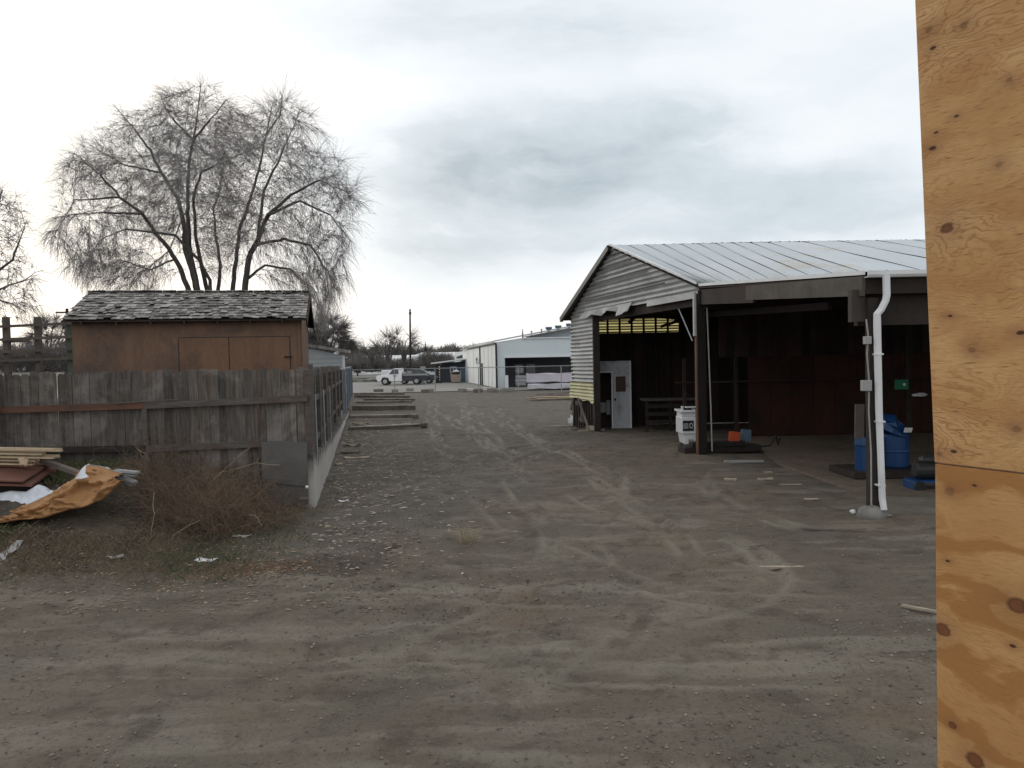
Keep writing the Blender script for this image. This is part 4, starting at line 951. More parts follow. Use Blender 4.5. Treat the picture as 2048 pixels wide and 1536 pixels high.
for i, px in enumerate((1097.5, 1116.5, 1138.5)):
    p = P(px, 657 if i < 2 else 653.5, D1+6); zb = P(px, (662, 659, 655)[i], D1+6).z
    V_ = thing('roof_turbine_vent', ('leftmost', 'middle', 'rightmost')[i]+' of three round turbine vents on the white building roof', 'roof vent', (p.x, p.y, zb-.25), 'turbine vents on the white building')
    b = MB(); b.tube([(p.x, p.y, zb-.3), (p.x, p.y, zb+.10)], .16, 8); b.build('neck', MT['galv'], V_)
    b = MB(); b.tube([(p.x, p.y, zb+.08), (p.x, p.y, zb+.18), (p.x, p.y, zb+.32), (p.x, p.y, zb+.38)], [.16, .30, .34, .30], 10); b.build('turbine', MT['greyblue'], V_)
for i, (px, y0_, y1_) in enumerate(((1063, 672, 663), (1083, 668, 659))):
    a, c = P(px, y0_, D1+6), P(px, y1_, D1+6); b = MB(); b.tube([a-Vector((0,0,.3)), c], .07, 6); b.tube([c, c+Vector((0,0,.06))], .11, 6)
    tag(b.build('flue_pipe', MT['zinc']), ('shorter flue pipe nearest the pine tip on the white roof', 'flue pipe between the pine tip and the first turbine vent')[i], 'flue pipe', 'flue pipes on the white roof')
# annex behind with louvred window
AN = thing('annex', 'white annex with a slanted dark window left of the sliding doors', 'building', (-6, 95, 0))
qa, qb = P(909, 705, 96), P(930, 699, 92)
b = MB(); b.prism([(qa.x, qa.y, 0), (qb.x+1.0, qb.y, 0), (qb.x+1.0, qb.y, qb.z), (qa.x, qa.y, qa.z)], (.3, 3, 0)); b.build('walls', MT['whitewall'], AN)
b = MB(); b.prism([P(913, 718, 92), P(926, 717, 91.5), P(926, 708, 91.5), P(913, 713.5, 92)], (0, -.1, 0)); wdo = b.build('window', MT['glass'], AN)
b = MB(); 
for a, c in ((P(912, 718.6, 91.8), P(927, 717.6, 91.3)), (P(927, 717.6, 91.3), P(927, 707.5, 91.3)), (P(927, 707.5, 91.3), P(912, 713, 91.8))): b.beam(a, c, .12, .14)
b.build('frame', MT['whitepaint'], wdo)
# navy office
OF = thing('navy_office', 'low navy blue lean-to office with white sloping roof beside the sliding doors', 'office', (-8, 88, 0))
DO = 88.0
a, c = P(881, 765, DO), P(936, 765, DO); zl, zr_ = P(881, 727, DO).z, P(936, 722, DO).z
b = MB(); b.prism([(a.x, DO, 0), (c.x, DO, 0), (c.x, DO, zr_), (a.x, DO, zl)], (0, 6, 0)); b.build('walls', MT['navy'], OF)
bx = P(921.5, 740, DO).x; b = MB(); b.prism([(bx, DO-.02, 0), (c.x+.02, DO-.02, 0), (c.x+.02, DO-.02, zr_-.7), (bx, DO-.02, zr_-.75)], (0, -.04, 0)); b.build('blue_wall_panel', MT['bluepaint'], OF)
r1_, r2_ = P(862, 728, DO-2), P(937, 718.5, DO-1)
b = MB(); b.prism([r1_, r2_, r2_+Vector((0, 0, .16)), r1_+Vector((0, 0, .14))], (0, 8, .05)); b.build('roof', MT['whitepaint'], OF)
w0, w1 = P(901, 744, DO), P(912.5, 734, DO)
b = MB(); b.box(((w0.x+w1.x)/2, DO-.03, (w0.z+w1.z)/2), (w1.x-w0.x, .05, w1.z-w0.z)); wi = b.build('window', MT['glass'], OF)
b = MB(); 
for x in (w0.x, (w0.x+w1.x)/2, w1.x): b.box((x, DO-.08, (w0.z+w1.z)/2), (.10, .05, w1.z-w0.z+.1))
for z in (w0.z, w1.z): b.box(((w0.x+w1.x)/2, DO-.085, z), (w1.x-w0.x+.08, .05, .10))
b.build('frame', MT['whitepaint'], wi)
d0_ = P(878, 765, DO-1.5); b = MB(); b.box((d0_.x, DO-1.5, 1.05), (.75, .2, 2.1)); b.build('porch_wall', MT['darkwood'], OF)
b = MB(); 
for i in range(6): b.box((d0_.x+.1, DO-1.62, .35+i*.3), (.12, .04, .12))
b.box((P(884, 750, DO).x, DO-1.3, 1.1), (.09, .09, 2.2)); b.build('porch_post', MT['whitepaint'], OF)
# dumpster
da, db = P(902, 764, 85), P(921, 764, 85); DU = thing('dumpster', 'beige dumpster heaped with rubbish in front of the navy office', 'dumpster', ((da.x+db.x)/2, 85, 0))
cx = (da.x+db.x)/2; wd = db.x-da.x
b = MB(); b.prism([(cx-wd*.46, 85, .1), (cx+wd*.46, 85, .1), (cx+wd/2, 85, .95), (cx-wd/2, 85, .95)], (0, 1.4, 0)); b.build('bin', MT['beige'], DU, bevel=.03)
b = MB(); b.box((cx-wd/2, 85.1, .9), (.1, .1, 1.0)); b.box((cx+wd/2, 85.1, .9), (.1, .1, 1.0)); b.build('side_posts', MT['beige'], DU)
b = MB(); b.lump((cx, 85.7, .95), (wd*.42, .6, .42), 3, 10); b.build('rubbish', MT['darkwood'], DU)
b = MB(); b.lump((cx, 85.5, 1.30), (wd*.30, .4, .16), 5, 10); b.build('white_bags', MT['paper'], DU)
# stacks in the bay
def stack(name, label, px0, px1, yb, yt, D, layers, mat, group):
    a, c = P(px0, yb, D), P(px1, yb, D); z1 = P(px0, yt, D).z; zb = a.z if a.z > .2 else 0
    T = thing(name, label, 'stack', ((a.x+c.x)/2, D+.6, zb), group); cx = (a.x+c.x)/2; w_ = c.x-a.x; h = (z1-zb-.12)/layers; rs = random.Random(px0)
    b = MB(); b.box((cx, D+.6, zb+.02), (w_, 1.0, .04)); [b.box((cx+k_*w_*.42, D+.6, zb+.08), (.1, 1, .08)) for k_ in (-1, 0, 1)]; b.build('pallet', MT['oldlumber'], T)
    b = MB()
    for l in range(layers): b.box((cx+rs.uniform(-.03, .03), D+.6, zb+.12+h*(l+.5)), (w_-rs.uniform(0, .08), 1.0, h*.93), tone=rs.random())
    b.build('load', mat, T, bevel=.05)
stack('bagged_pallet', 'tall pallet of grey sacks at the left of the open bay, top of its stack', 1030, 1047, 749, 729.5, 67.2, 5, MT['sack'], 'sack pallets in the open bay')
stack('bagged_pallet', 'pallet of grey sacks under the taller one at the left of the open bay', 1030, 1052, 773, 750.5, 67, 3, MT['sack'], 'sack pallets in the open bay')
stack('bagged_pallet', 'pallet of grey sacks showing above the long wrapped lumber bundle', 1052, 1071, 771, 728, 69, 9, MT['sack'], 'sack pallets in the open bay')
b = MB(); a = P(1011.5, 774, 65.7); b.box((a.x+.1, 65.6, .55), (.28, .25, 1.1)); tag(b.build('fuse_cabinet', MT['whitepaint'], bevel=.03), 'small white cabinet at the corner post of the open bay', 'cabinet')
def bundle(label, px0, px1, yb, yt, D, mat, seed):
    a, c = P(px0, yb, D), P(px1, yb, D); z0, z1 = max(a.z, .1), P(px0, yt, D).z; T = thing('wrapped_bundle', label, 'lumber bundle', ((a.x+c.x)/2, D+.5, z0), 'plastic wrapped lumber bundles')
    b = MB()
    def f(u, v):
        an = v*2*math.pi; y = math.cos(an); z = math.sin(an); m = max(abs(y), abs(z)); y /= m; z /= m
        return Vector((a.x+(c.x-a.x)*u, D+.55+y*.55, (z0+z1)/2+z*(z1-z0)/2*(1+.03*math.sin(u*40+seed))+.035*math.sin(u*25+an*2+seed)))
    b.grid(60, 24, f); b.add([f(0, j/24) for j in range(24)], [tuple(range(24))]); b.add([f(1, j/24) for j in range(24)], [tuple(range(24))[::-1]]); b.build('wrap', mat, T)
    b = MB()
    for k_ in range(4): b.box((a.x+(c.x-a.x)*(k_+.5)/4, D+.5, z0-.06), (.12, 1.1, .12))
    b.build('bearer', MT['oldlumber'], T)
bundle('long lilac white wrapped lumber bundle lying on top, in front of the open bay', 1053, 1290, 764.5, 748, 60.4, MT['wraplilac'], 1)
bundle('long white wrapped lumber bundle at the bottom of the pile before the open bay', 1056, 1290, 779, 769, 59.6, MT['wrapwhite'], 4)
# ------------------------------------------------------------------ vehicles
def wheel(parent, x, y, z, r, w_, name='wheel'):
    b = MB(); b.tube([(x, y-w_/2, z), (x, y-w_/2+.02, z), (x, y+w_/2-.02, z), (x, y+w_/2, z)], [r*.93, r, r, r*.93], 18); t = b.build(name, MT['black'], parent)
    b = MB(); b.tube([(x, y-w_/2-.012, z), (x, y-w_/2+.01, z)], [r*.52, r*.6], 14); b.tube([(x, y-w_/2-.03, z), (x, y-w_/2-.01, z)], r*.18, 8); b.build('rim', MT['chrome'], t)
def body(parent, name, prof, yc, w_, mat, bev=.05, inset=0):
    b = MB(); n_ = len(prof); top = max(p[1] for p in prof); bot = min(p[1] for p in prof); vs = []
    for s_ in (-1, 1):
        for (x, z) in prof: vs.append((x, yc+s_*(w_/2-inset*((z-bot)/(top-bot+1e-6))**1.5), z))
    b.add(vs, [tuple(range(n_)), tuple(range(n_, 2*n_))[::-1]]+[(i, n_+i, n_+(i+1) % n_, (i+1) % n_) for i in range(n_)]); return b.build(name, mat, parent, bevel=bev)
DV = 81.0; x0 = P(752, 768, DV).x
PT = thing('pickup_truck', 'white cab pickup truck with dark service bed and pale stripe, nose to the left', 'pickup truck', (x0+2.9, DV+.9, 0))
body(PT, 'cab', [(x0+.03, .42), (x0+.02, .85), (x0+.12, 1.05), (x0+1.25, 1.18), (x0+1.75, 1.72), (x0+1.95, 1.80), (x0+2.75, 1.82), (x0+2.82, 1.2), (x0+2.82, .42), (x0+1.45, .42), (x0+1.35, .75), (x0+1.05, .88), (x0+.7, .82), (x0+.52, .42)], DV+.9, 1.95, MT['carwhite'], .05, .16)
b = MB(); b.prism([(x0+1.42, DV-.055+.02, 1.2), (x0+2.45, DV-.055+.02, 1.2), (x0+2.45, DV+.03, 1.66), (x0+1.80, DV+.03, 1.66)], (0, -.02, 0)); b.build('side_window', MT['glass'], PT)
b = MB(); b.box((x0+.05, DV+.9, .52), (.2, 1.95, .28)); b.build('bumper', MT['blacktrim'], PT, bevel=.04)
b = MB(); b.box((x0+.08, DV+.15, .90), (.16, .36, .18)); b.build('headlight', MT['chrome'], PT, bevel=.03)
b = MB(); b.box((x0+2.05, DV-.09, 1.0), (.32, .01, .10)); b.build('door_emblem', MT['greyblue'], PT)
body(PT, 'service_bed', [(x0+2.9, .40), (x0+2.9, 1.25), (x0+5.35, 1.15), (x0+5.5, .9), (x0+5.45, .45), (x0+4.75, .42), (x0+4.6, .72), (x0+4.2, .72), (x0+4.02, .42)], DV+.9, 2.0, MT['carblack'], .03, .02)
b = MB(); b.beam((x0+2.95, DV-.115, 1.08), (x0+5.4, DV-.115, 1.06), .02, .06); b.build('pale_stripe', MT['whitepaint'], PT)
for x in (x0+1.0, x0+4.38):
    for y in (DV+.02, DV+1.75): wheel(PT, x, y, .40, .40, .26)
x1 = P(799, 768, DV+3.3).x
SE = thing('parked_sedan', 'dark sedan parked behind the pickup bed, only its rounded roof and tail showing', 'car', (x1+2, DV+4.2, 0))
body(SE, 'body', [(x1-.3, .35), (x1-.35, .8), (x1+.1, .95), (x1+3.9, 1.0), (x1+4.2, .85), (x1+4.2, .4)], DV+4.2, 1.8, MT['carblack'], .06, .08)
body(SE, 'greenhouse', [(x1+.2, .95), (x1+.95, 1.52), (x1+1.5, 1.62), (x1+2.3, 1.60), (x1+2.8, 1.45), (x1+3.4, 1.0)], DV+4.2, 1.6, MT['carblack'], .05, .16)
for a_, b_ in ((x1+.75, x1+1.55), (x1+1.65, x1+2.6)):
    b = MB(); b.prism([(a_, DV+3.40, 1.06), (b_, DV+3.40, 1.06), (b_-.2, DV+3.47, 1.45), (a_+.25, DV+3.47, 1.45)], (0, -.02, 0)); b.build('side_window', M('pale_glass', (.25,.28,.30), bump=0, rough=.2) if a_ < x1+1 else MT['glass'], SE)
b = MB(); b.box((x1+4.15, DV+3.6, .75), (.12, .3, .16)); b.build('tail_light', MT['whitepaint'], SE)
for x in (x1+.5, x1+3.3):
    for y in (DV+3.45, DV+4.95): wheel(SE, x, y, .33, .33, .2)
b = MB(); a, c = P(762, 752, DV+5), P(781, 739, DV+5); b.box(((a.x+c.x)/2, DV+5.5, .85), (c.x-a.x, .9, 1.5)); tag(b.build('white_tank', MT['whitepaint'], bevel=.12), 'white boxy tank standing behind the pickup cab', 'tank')
GP = P(846.5, 760, DV+6); T = thing('fuel_pump', 'slim white fuel pump standing right of the parked sedan roof', 'fuel pump', (GP.x, DV+6, 0))
b = MB(); b.box((GP.x, DV+6, .8), (.34, .4, 1.6)); b.build('cabinet', MT['whitepaint'], T, bevel=.04); b = MB(); b.box((GP.x+.0, DV+6, 1.75), (.6, .4, .35)); b.build('head', MT['greybox'], T, bevel=.04); b = MB(); b.tube([(GP.x+.3, DV+5.9, 1.5), (GP.x+.45, DV+5.9, 1.0), (GP.x+.25, DV+5.9, .7)], .03, 5); b.build('hose', MT['black'], T)
# pale pipes / road edge in the field
b = MB(); a, c = P(700, 758, 100), P(752, 757.5, 100); b.beam((a.x-6, 100, .12), (c.x, 100, .12), .5, .24); b.lump((P(738, 756, 99).x, 99.5, .2), (.9, .4, .25), 4); tag(b.build('concrete_kerb', MT['concrete']), 'pale concrete kerb line left of the pickup truck', 'kerb')
# far white warehouses
for i, (pa, pb, yt, yb, D) in enumerate(((830, 925, 711.5, 732, 140), (680, 850, 716, 730, 170))):
    T = thing('far_warehouse', ('long pale warehouse behind the navy office', 'low white warehouse glimpsed between the bare trees')[i], 'warehouse', (P((pa+pb)/2, 730, D).x, D, 0), 'far white warehouses')
    a, c = P(pa, yt, D), P(pb, yt, D); b = MB(); b.prism([(a.x, D, 0), (c.x, D, 0), (c.x, D, c.z-.2), (a.x, D, c.z-.2)], (0, 12, 0)); b.build('walls', MT['bluewhite'] if i == 0 else MT['whitewall'], T)
    b = MB(); b.prism([(a.x-.5, D-.5, c.z-.25), (c.x+.5, D-.5, c.z-.25), (c.x+.5, D-.5, c.z+.1), (a.x-.5, D-.5, c.z+.1)], (0, 13, .8)); b.build('roof', MT['whitepaint'], T)
    if i == 0: 
        q = P(891, 720, D); b = MB(); b.box((q.x, D-.05, q.z), (.5, .1, 1.0)); b.build('window', MT['glass'], T)
# utility poles
def upole(label, px, yb, yt, D, arm=None, lean=0):
    a, c = PX(px+lean, D, 0), P(px, yt, D); T = thing('utility_pole', label, 'utility pole', tuple(a), 'utility poles')
    b = MB(); b.tube([a, lerp(a, c, .5), c], [.17, .14, .11], 8); b.build('pole', MT['darkwood'], T)
    if arm: b = MB(); b.beam(c+Vector((-arm, 0, -.3)), c+Vector((arm, 0, -.3)), .1, .12); b.build('crossarm', MT['darkwood'], T)
    else: b = MB(); b.box(c+Vector((0, 0, -.6)), (.3, .3, .3)); b.build('cap', MT['darkwood'], T)
upole('tall bare utility pole rising right of the small bare trees', 820, 0, 618, 105, None, 1)
upole('utility pole with cross arm beside the timber rack', 134, 0, 617, 60, .9)
# ------------------------------------------------------------------ bare trees (limbs traced, then grown towards the crown's volume)
def fast_tubes(name, segs, mat, parent, n=3):
    """segs: list of (points array (k,3), radii (k))"""
    vs = []; fs = []; tn = []; base = 0
    ca = np.cos(2*np.pi*np.arange(n)/n); sa = np.sin(2*np.pi*np.arange(n)/n)
    for pts, rr, tone in segs:
        pts = np.asarray(pts); k = len(pts); d = np.gradient(pts, axis=0); d /= np.linalg.norm(d, axis=1)[:, None]+1e-9
        ref = np.array([.31, .87, .38]); x = np.cross(d, ref); x /= np.linalg.norm(x, axis=1)[:, None]+1e-9; y = np.cross(d, x)
        rr = np.asarray(rr)[:, None, None]
        v = pts[:, None, :]+rr*(x[:, None, :]*ca[None, :, None]+y[:, None, :]*sa[None, :, None])
        vs.append(v.reshape(-1, 3)); tn.append(np.full(k*n, tone))
        i = np.arange(k-1)[:, None]; j = np.arange(n)[None]
        f = np.stack([base+i*n+j, base+i*n+(j+1) % n, base+(i+1)*n+(j+1) % n, base+(i+1)*n+j], -1).reshape(-1, 4); fs.append(f); base += k*n
    V = np.concatenate(vs); Fc = np.concatenate(fs); tn = np.concatenate(tn)
    org = WL[parent.name] if parent is not None else np.array([V[:, 0].mean(), V[:, 1].mean(), V[:, 2].min()])
    me = bpy.data.meshes.new(name); me.vertices.add(len(V)); me.vertices.foreach_set('co', (V-org).astype(np.float32).ravel())
    me.loops.add(Fc.size); me.loops.foreach_set('vertex_index', Fc.astype(np.int32).ravel()); me.polygons.add(len(Fc)); me.polygons.foreach_set('loop_start', np.arange(0, Fc.size, 4, dtype=np.int32)); me.update(calc_edges=True)
    at = me.attributes.new('tone', 'FLOAT', 'POINT'); at.data.foreach_set('value', tn.astype(np.float32)); me.materials.append(mat)
    o = bpy.data.objects.new(name, me); COL.objects.link(o)
    if parent is None: o.location = org; WL[o.name] = org
    else: o.parent = parent
    return o
def grow(name, label, cat, base, limbs, blobs, natt, step, twl, ntw, rtw, seed, droop=.5, group=None, mat='twig', rmin=.012, infl=1.8, kill=.4, tip=.009):
    """limbs: list of (polyline, r0, r1); blobs: (centre, radii, weight, droop)"""
    rs = np.random.RandomState(seed); nodes = []; par = []; rad = []; fixed = []
    for pl, ra, rb in limbs:
        pl = [np.array(q) for q in pl]; prev = -1
        if nodes:
            dd = np.linalg.norm(np.array(nodes)-pl[0], axis=1); j = int(dd.argmin())
            if dd[j] < 2.5*step: prev = j
        L = sum(np.linalg.norm(pl[i+1]-pl[i]) for i in range(len(pl)-1)); s = 0
        for i in range(len(pl)-1):
            k = max(1, int(np.linalg.norm(pl[i+1]-pl[i])/step))
            for t in range(k):
                q = pl[i]+(pl[i+1]-pl[i])*(t/k); 
                q = q+rs.normal(0, .05*step, 3); ss = (s+np.linalg.norm(pl[i+1]-pl[i])*t/k)/L
                nodes.append(q); par.append(prev); rad.append(ra+(rb-ra)*ss); prev = len(nodes)-1
            s += np.linalg.norm(pl[i+1]-pl[i])
        nodes.append(pl[-1]); par.append(prev); rad.append(rb)
    nfix = len(nodes)
    A = []; DR = []
    wsum = sum(b[2] for b in blobs)
    for c, r, wgt, dr in blobs:
        k = int(natt*wgt/wsum); u = rs.normal(size=(k, 3)); u /= np.linalg.norm(u, axis=1)[:, None]; q = rs.uniform(0, 1, (k, 1))**.42
        A.append(np.array(c)+u*q*np.array(r))
    A = np.concatenate(A); N = np.array(nodes); par = list(par)
    bd = np.full(len(A), 1e9); bi = np.zeros(len(A), int)
    def upd(i0, i1):
        for k in range(i0, i1, 400):
            d = np.linalg.norm(A[:, None]-N[None, k:min(i1, k+400)], axis=2); j = d.argmin(1); m = d[np.arange(len(A)), j]; w_ = m < bd; bd[w_] = m[w_]; bi[w_] = (j+k)[w_]
    upd(0, len(N)); 
    for it in range(70):
        act = bd < infl*(1 if it < 12 else 3)
        if not act.any(): break
        dirs = A[act]-N[bi[act]]; dirs /= np.linalg.norm(dirs, axis=1)[:, None]+1e-9
        acc_ = np.zeros_like(N); np.add.at(acc_, bi[act], dirs); cnt = np.bincount(bi[act], minlength=len(N)); idx = np.where(cnt > 0)[0]
        g_ = acc_[idx]; g_ /= np.linalg.norm(g_, axis=1)[:, None]+1e-9
        pd = np.array([N[i]-N[par[i]] if par[i] >= 0 else np.zeros(3) for i in idx]); pd /= np.linalg.norm(pd, axis=1)[:, None]+1e-9
        g_ = g_+pd*.35+rs.normal(0, .22, g_.shape); g_ /= np.linalg.norm(g_, axis=1)[:, None]+1e-9
        new = N[idx]+g_*step; i0 = len(N); N = np.concatenate([N, new]); par += list(idx); upd(i0, len(N))
        keep = bd > kill; A = A[keep]; bd = bd[keep]; bi = bi[keep]
        if len(A) == 0 or len(N) > 14000: break
    par = np.array(par); k = len(N); r = np.zeros(k); ch = np.zeros(k, int)
    for i in range(k-1, -1, -1):
        if par[i] >= 0: ch[par[i]] += 1
    acc2 = np.zeros(k)
    for i in range(k-1, -1, -1):
        r[i] = max(tip, acc2[i]**(1/2.8)) if acc2[i] > 0 else tip
        if i < nfix: r[i] = max(min(r[i], rad[i]*1.15), rad[i])
        if par[i] >= 0 and par[i] < i: acc2[par[i]] += r[i]**2.8
    T = thing(name, label, cat, tuple(base), group)
    # chains
    kids = [[] for _ in range(k)]
    for i in range(k):
        if par[i] >= 0: kids[par[i]].append(i)
    thick = []; thin = []; done_ = set()
    starts = [i for i in range(k) if par[i] < 0]
    stack_ = [(s, None) for s in starts]
    while stack_:
        s, p = stack_.pop(); pts = [] if p is None else [N[p]]; rr = [] if p is None else [min(r[p], r[s]*1.25)]
        cur = s
        while True:
            pts.append(N[cur]); rr.append(r[cur]); kk = kids[cur]
            if not kk: break
            kk = sorted(kk, key=lambda q: -r[q])
            if cur < nfix: 
                fx = [q for q in kk if q < nfix and q == cur+1]
                if fx: kk = fx+[q for q in kk if q not in fx]
            for q in kk[1:]: stack_.append((q, cur))
            cur = kk[0]
        if len(pts) > 1:
            pts = np.array(pts); rr = np.array(rr)
            j = int((rr > .035).sum())
            if j >= 2: thick.append((pts[:j+1], rr[:j+1], .5))
            if j < len(pts)-1: q0 = max(0, j-1) if j >= 2 else 0; thin.append((pts[q0:], rr[q0:], rs.uniform(.2, .9)))
    # fine twigs
    tips = [i for i in range(k) if r[i] < max(.030, tip*2.2)]
    cen = N.mean(0)
    ch_ = rs.choice(tips, size=ntw, replace=True)
    zlo, zhi = N[:, 2].min(), N[:, 2].max()
    for i in ch_:
        p = N[i]; d = N[i]-N[par[i]] if par[i] >= 0 else np.array([0, 0, 1.]); d /= np.linalg.norm(d)+1e-9
        d = d+rs.normal(0, .55, 3); d /= np.linalg.norm(d); L = twl*rs.uniform(.5, 1.4); pts = [p]
        low = 1-np.clip((p[2]-zlo-1.0)/(zhi-zlo)*1.6, 0, 1); g_ = droop*(.25+1.5*low); q = p; ns = 4
        for j in range(ns):
            d = d+np.array([0, 0, -g_*.45])+rs.normal(0, .10, 3); d /= np.linalg.norm(d); q = q+d*L/ns; pts.append(q)
        thin.append((np.array(pts), np.linspace(rtw, rtw*.45, ns+1), rs.uniform(.1, .95)))
    if thick: fast_tubes('trunk', thick, MT['bark'], T, 7)
    fast_tubes('crown', thin, MT[mat], T, 3)
    return T
TD = 31.0; rs = random.Random(4)
def TL(pts, d0, d1, ra, rb):
    out = []
    for i, (x, y) in enumerate(pts):
        D = TD+d0+(d1-d0)*i/(len(pts)-1); out.append(tuple(P(x, y, D)))
    return (out, ra, rb)
bs_ = P(425, 700, TD); bs_.z = .5
def st_(pts, ox, od): return [(425+ox, 640)]+pts
LM = [TL([(400, 700), (378, 584), (360, 535), (338, 497), (312, 468), (285, 428), (240, 395), (200, 350), (150, 308)], 0, -2.5, .20, .03),
 TL([(412, 700), (396, 584), (385, 540), (371, 500), (367, 440), (355, 395), (322, 345), (300, 300), (262, 250), (230, 213)], .3, 2.5, .24, .03),
 TL([(412, 690), (392, 560), (379, 500), (375, 400), (378, 320), (387, 280), (396, 220), (402, 172)], -.3, -.5, .20, .025),
 TL([(425, 700), (415, 584), (405, 540), (392, 480), (386, 400), (400, 345), (450, 322), (500, 300)], .5, -3, .16, .025),
 TL([(425, 690), (420, 560), (398, 520), (350, 470), (250, 458), (200, 480), (176, 520)], 0, -3.5, .13, .025),
 TL([(440, 700), (437, 584), (441, 530), (432, 470), (427, 420), (440, 380), (446, 330)], .4, 3, .15, .025),
 TL([(455, 700), (465, 584), (471, 530), (479, 460), (500, 400), (520, 330), (532, 270), (546, 205)], .4, 1.5, .17, .025),
 TL([(462, 700), (489, 584), (496, 520), (515, 480), (536, 430), (580, 390), (640, 360), (690, 382)], 0, -2, .23, .03),
 TL([(515, 480), (528, 380), (558, 320), (588, 250), (600, 220)], -1, 2, .10, .025),
 TL([(492, 560), (530, 530), (580, 538), (630, 580), (642, 612)], -.2, -3, .08, .02),
 TL([(518, 488), (570, 478), (620, 490), (652, 540), (660, 600), (652, 640)], -.6, -2.5, .09, .02),
 TL([(536, 430), (600, 402), (660, 430), (700, 480)], -1.5, 1.5, .09, .02),
 TL([(285, 428), (200, 425), (125, 432)], -1.8, 0, .07, .02), TL([(240, 395), (150, 400), (110, 470)], -1.6, -3, .06, .02),
 TL([(387, 280), (340, 232), (320, 190)], -.4, 2, .07, .02), TL([(387, 280), (420, 240), (452, 200)], -.4, -2.5, .07, .02),
 TL([(322, 345), (250, 330), (180, 290)], 1, 3, .07, .02), TL([(367, 430), (340, 500), (290, 540), (265, 570)], 0, -2, .05, .02),
 TL([(532, 270), (560, 230), (565, 195)], 1, -1, .05, .02), TL([(345, 520), (300, 540), (240, 520), (190, 540)], 1.5, 2.5, .06, .02)]
LM = [(p_, a_*.72, .016) for p_, a_, b_ in LM]
px2m = TD/F
def BL_(x, y, rx, ry, w_, dd=0): c = P(x, y, TD+dd); return (tuple(c), (rx*px2m, max(rx, ry)*px2m*.9, ry*px2m), w_, .5)
blobs = [BL_(395, 258, 95, 85, 1.5), BL_(300, 300, 90, 85, 1.2, 1), BL_(215, 370, 95, 95, 1.5), BL_(170, 460, 75, 70, .8), BL_(240, 535, 95, 42, 1.2, -1), BL_(560, 285, 85, 92, 1.5),
         BL_(635, 390, 88, 95, 1.6), BL_(650, 510, 50, 85, .9), BL_(590, 545, 60, 38, .4), BL_(460, 370, 100, 110, 1.4), BL_(330, 430, 90, 70, .9, 1.5), BL_(500, 450, 90, 70, .9, -1), BL_(560, 460, 80, 70, .8), BL_(400, 350, 110, 90, .8, -2), BL_(640, 600, 22, 50, .15), BL_(430, 500, 60, 50, .25)]
grow('bare_tree', 'huge spreading bare tree with many trunks rising behind the brown shed', 'tree', bs_, LM, blobs, 7000, .25, .95, 29000, .0044, 21, .70, tip=.0052)
# tree at the left edge
TD = 34.0; px2m = TD/F
b0 = P(-55, 700, TD); b0.z = .5
LM = [TL([(-60, 700), (-50, 620), (-30, 560), (-25, 480), (-10, 430), (5, 380)], 0, 1, .2, .03), TL([(-50, 620), (0, 540), (25, 520), (40, 480), (50, 450)], 0, -1, .09, .02),
      TL([(-30, 590), (20, 570), (50, 560), (70, 545)], 0, 1, .06, .02), TL([(-50, 640), (0, 600), (30, 610), (55, 625)], 0, -1, .06, .02), TL([(-45, 600), (-120, 480), (-140, 400)], 0, 0, .12, .03)]
blobs = [BL_(-20, 430, 62, 75, 1.2), BL_(10, 560, 60, 50, 1), BL_(10, 605, 62, 34, .8), BL_(-110, 450, 90, 100, 1.2), BL_(-20, 500, 60, 60, .6)]
grow('bare_tree', 'bare tree cut by the left edge of the view', 'tree', b0, LM, blobs, 1600, .3, .8, 2600, .0085, 5, .45)
def small(label, px, py_top, D, wpx, seed, cat='tree', natt=500, ntw=1500, group='bare trees in the distance', r=.02, tips=.014):
    global TD, px2m
    TD = D; px2m = D/F; b0 = P(px, 730, D); b0.z = .0; rs = random.Random(seed); L = []
    for i in range(4): 
        x = px+((i-1.5)*.22+rs.uniform(-.05, .05))*wpx; L.append(TL([(px+rs.uniform(-3, 3), 742), (px+(x-px)*.3, 725-(730-py_top)*.2), (x, py_top+(730-py_top)*.30)], 0, rs.uniform(-1.5, 1.5), .12*D/60, .03*D/60))
    bl = [BL_(px+(i-1.5)*.22*wpx, py_top+(722-py_top)*(.42 if i in (1, 2) else .58), wpx*.27, (722-py_top)*(.40 if i in (1, 2) else .33), 1) for i in range(4)]
    grow('small_bare_tree', label, cat, b0, L, bl, natt, D*.009, D*.016, ntw, r*.8, seed, .05, group, 'bushtwig', infl=D*.08, kill=D*.012, tip=tips*.8)
small('bushy bare tree seen through the timber rack at the left', 100, 628, 55, 84, 3, natt=700, ntw=2600, r=.013)
small('bushy bare tree right behind the brown shed', 656, 628, 52, 78, 8, natt=900, ntw=4200, r=.013)
small('broad bare bush at the right foot of the brown shed tree, left half', 632, 655, 56, 60, 18, natt=500, ntw=2000, r=.013)
small('small bare tree left of the utility pole', 777, 664, 112, 46, 12, natt=450, ntw=500, r=.028, tips=.03)
small('small bare tree touching the utility pole', 808, 663, 116, 44, 13, natt=450, ntw=500, r=.028, tips=.03)
small('thin bare tree farthest left of the small bare trees', 742, 686, 118, 26, 14, natt=200, ntw=260, r=.028, tips=.03)
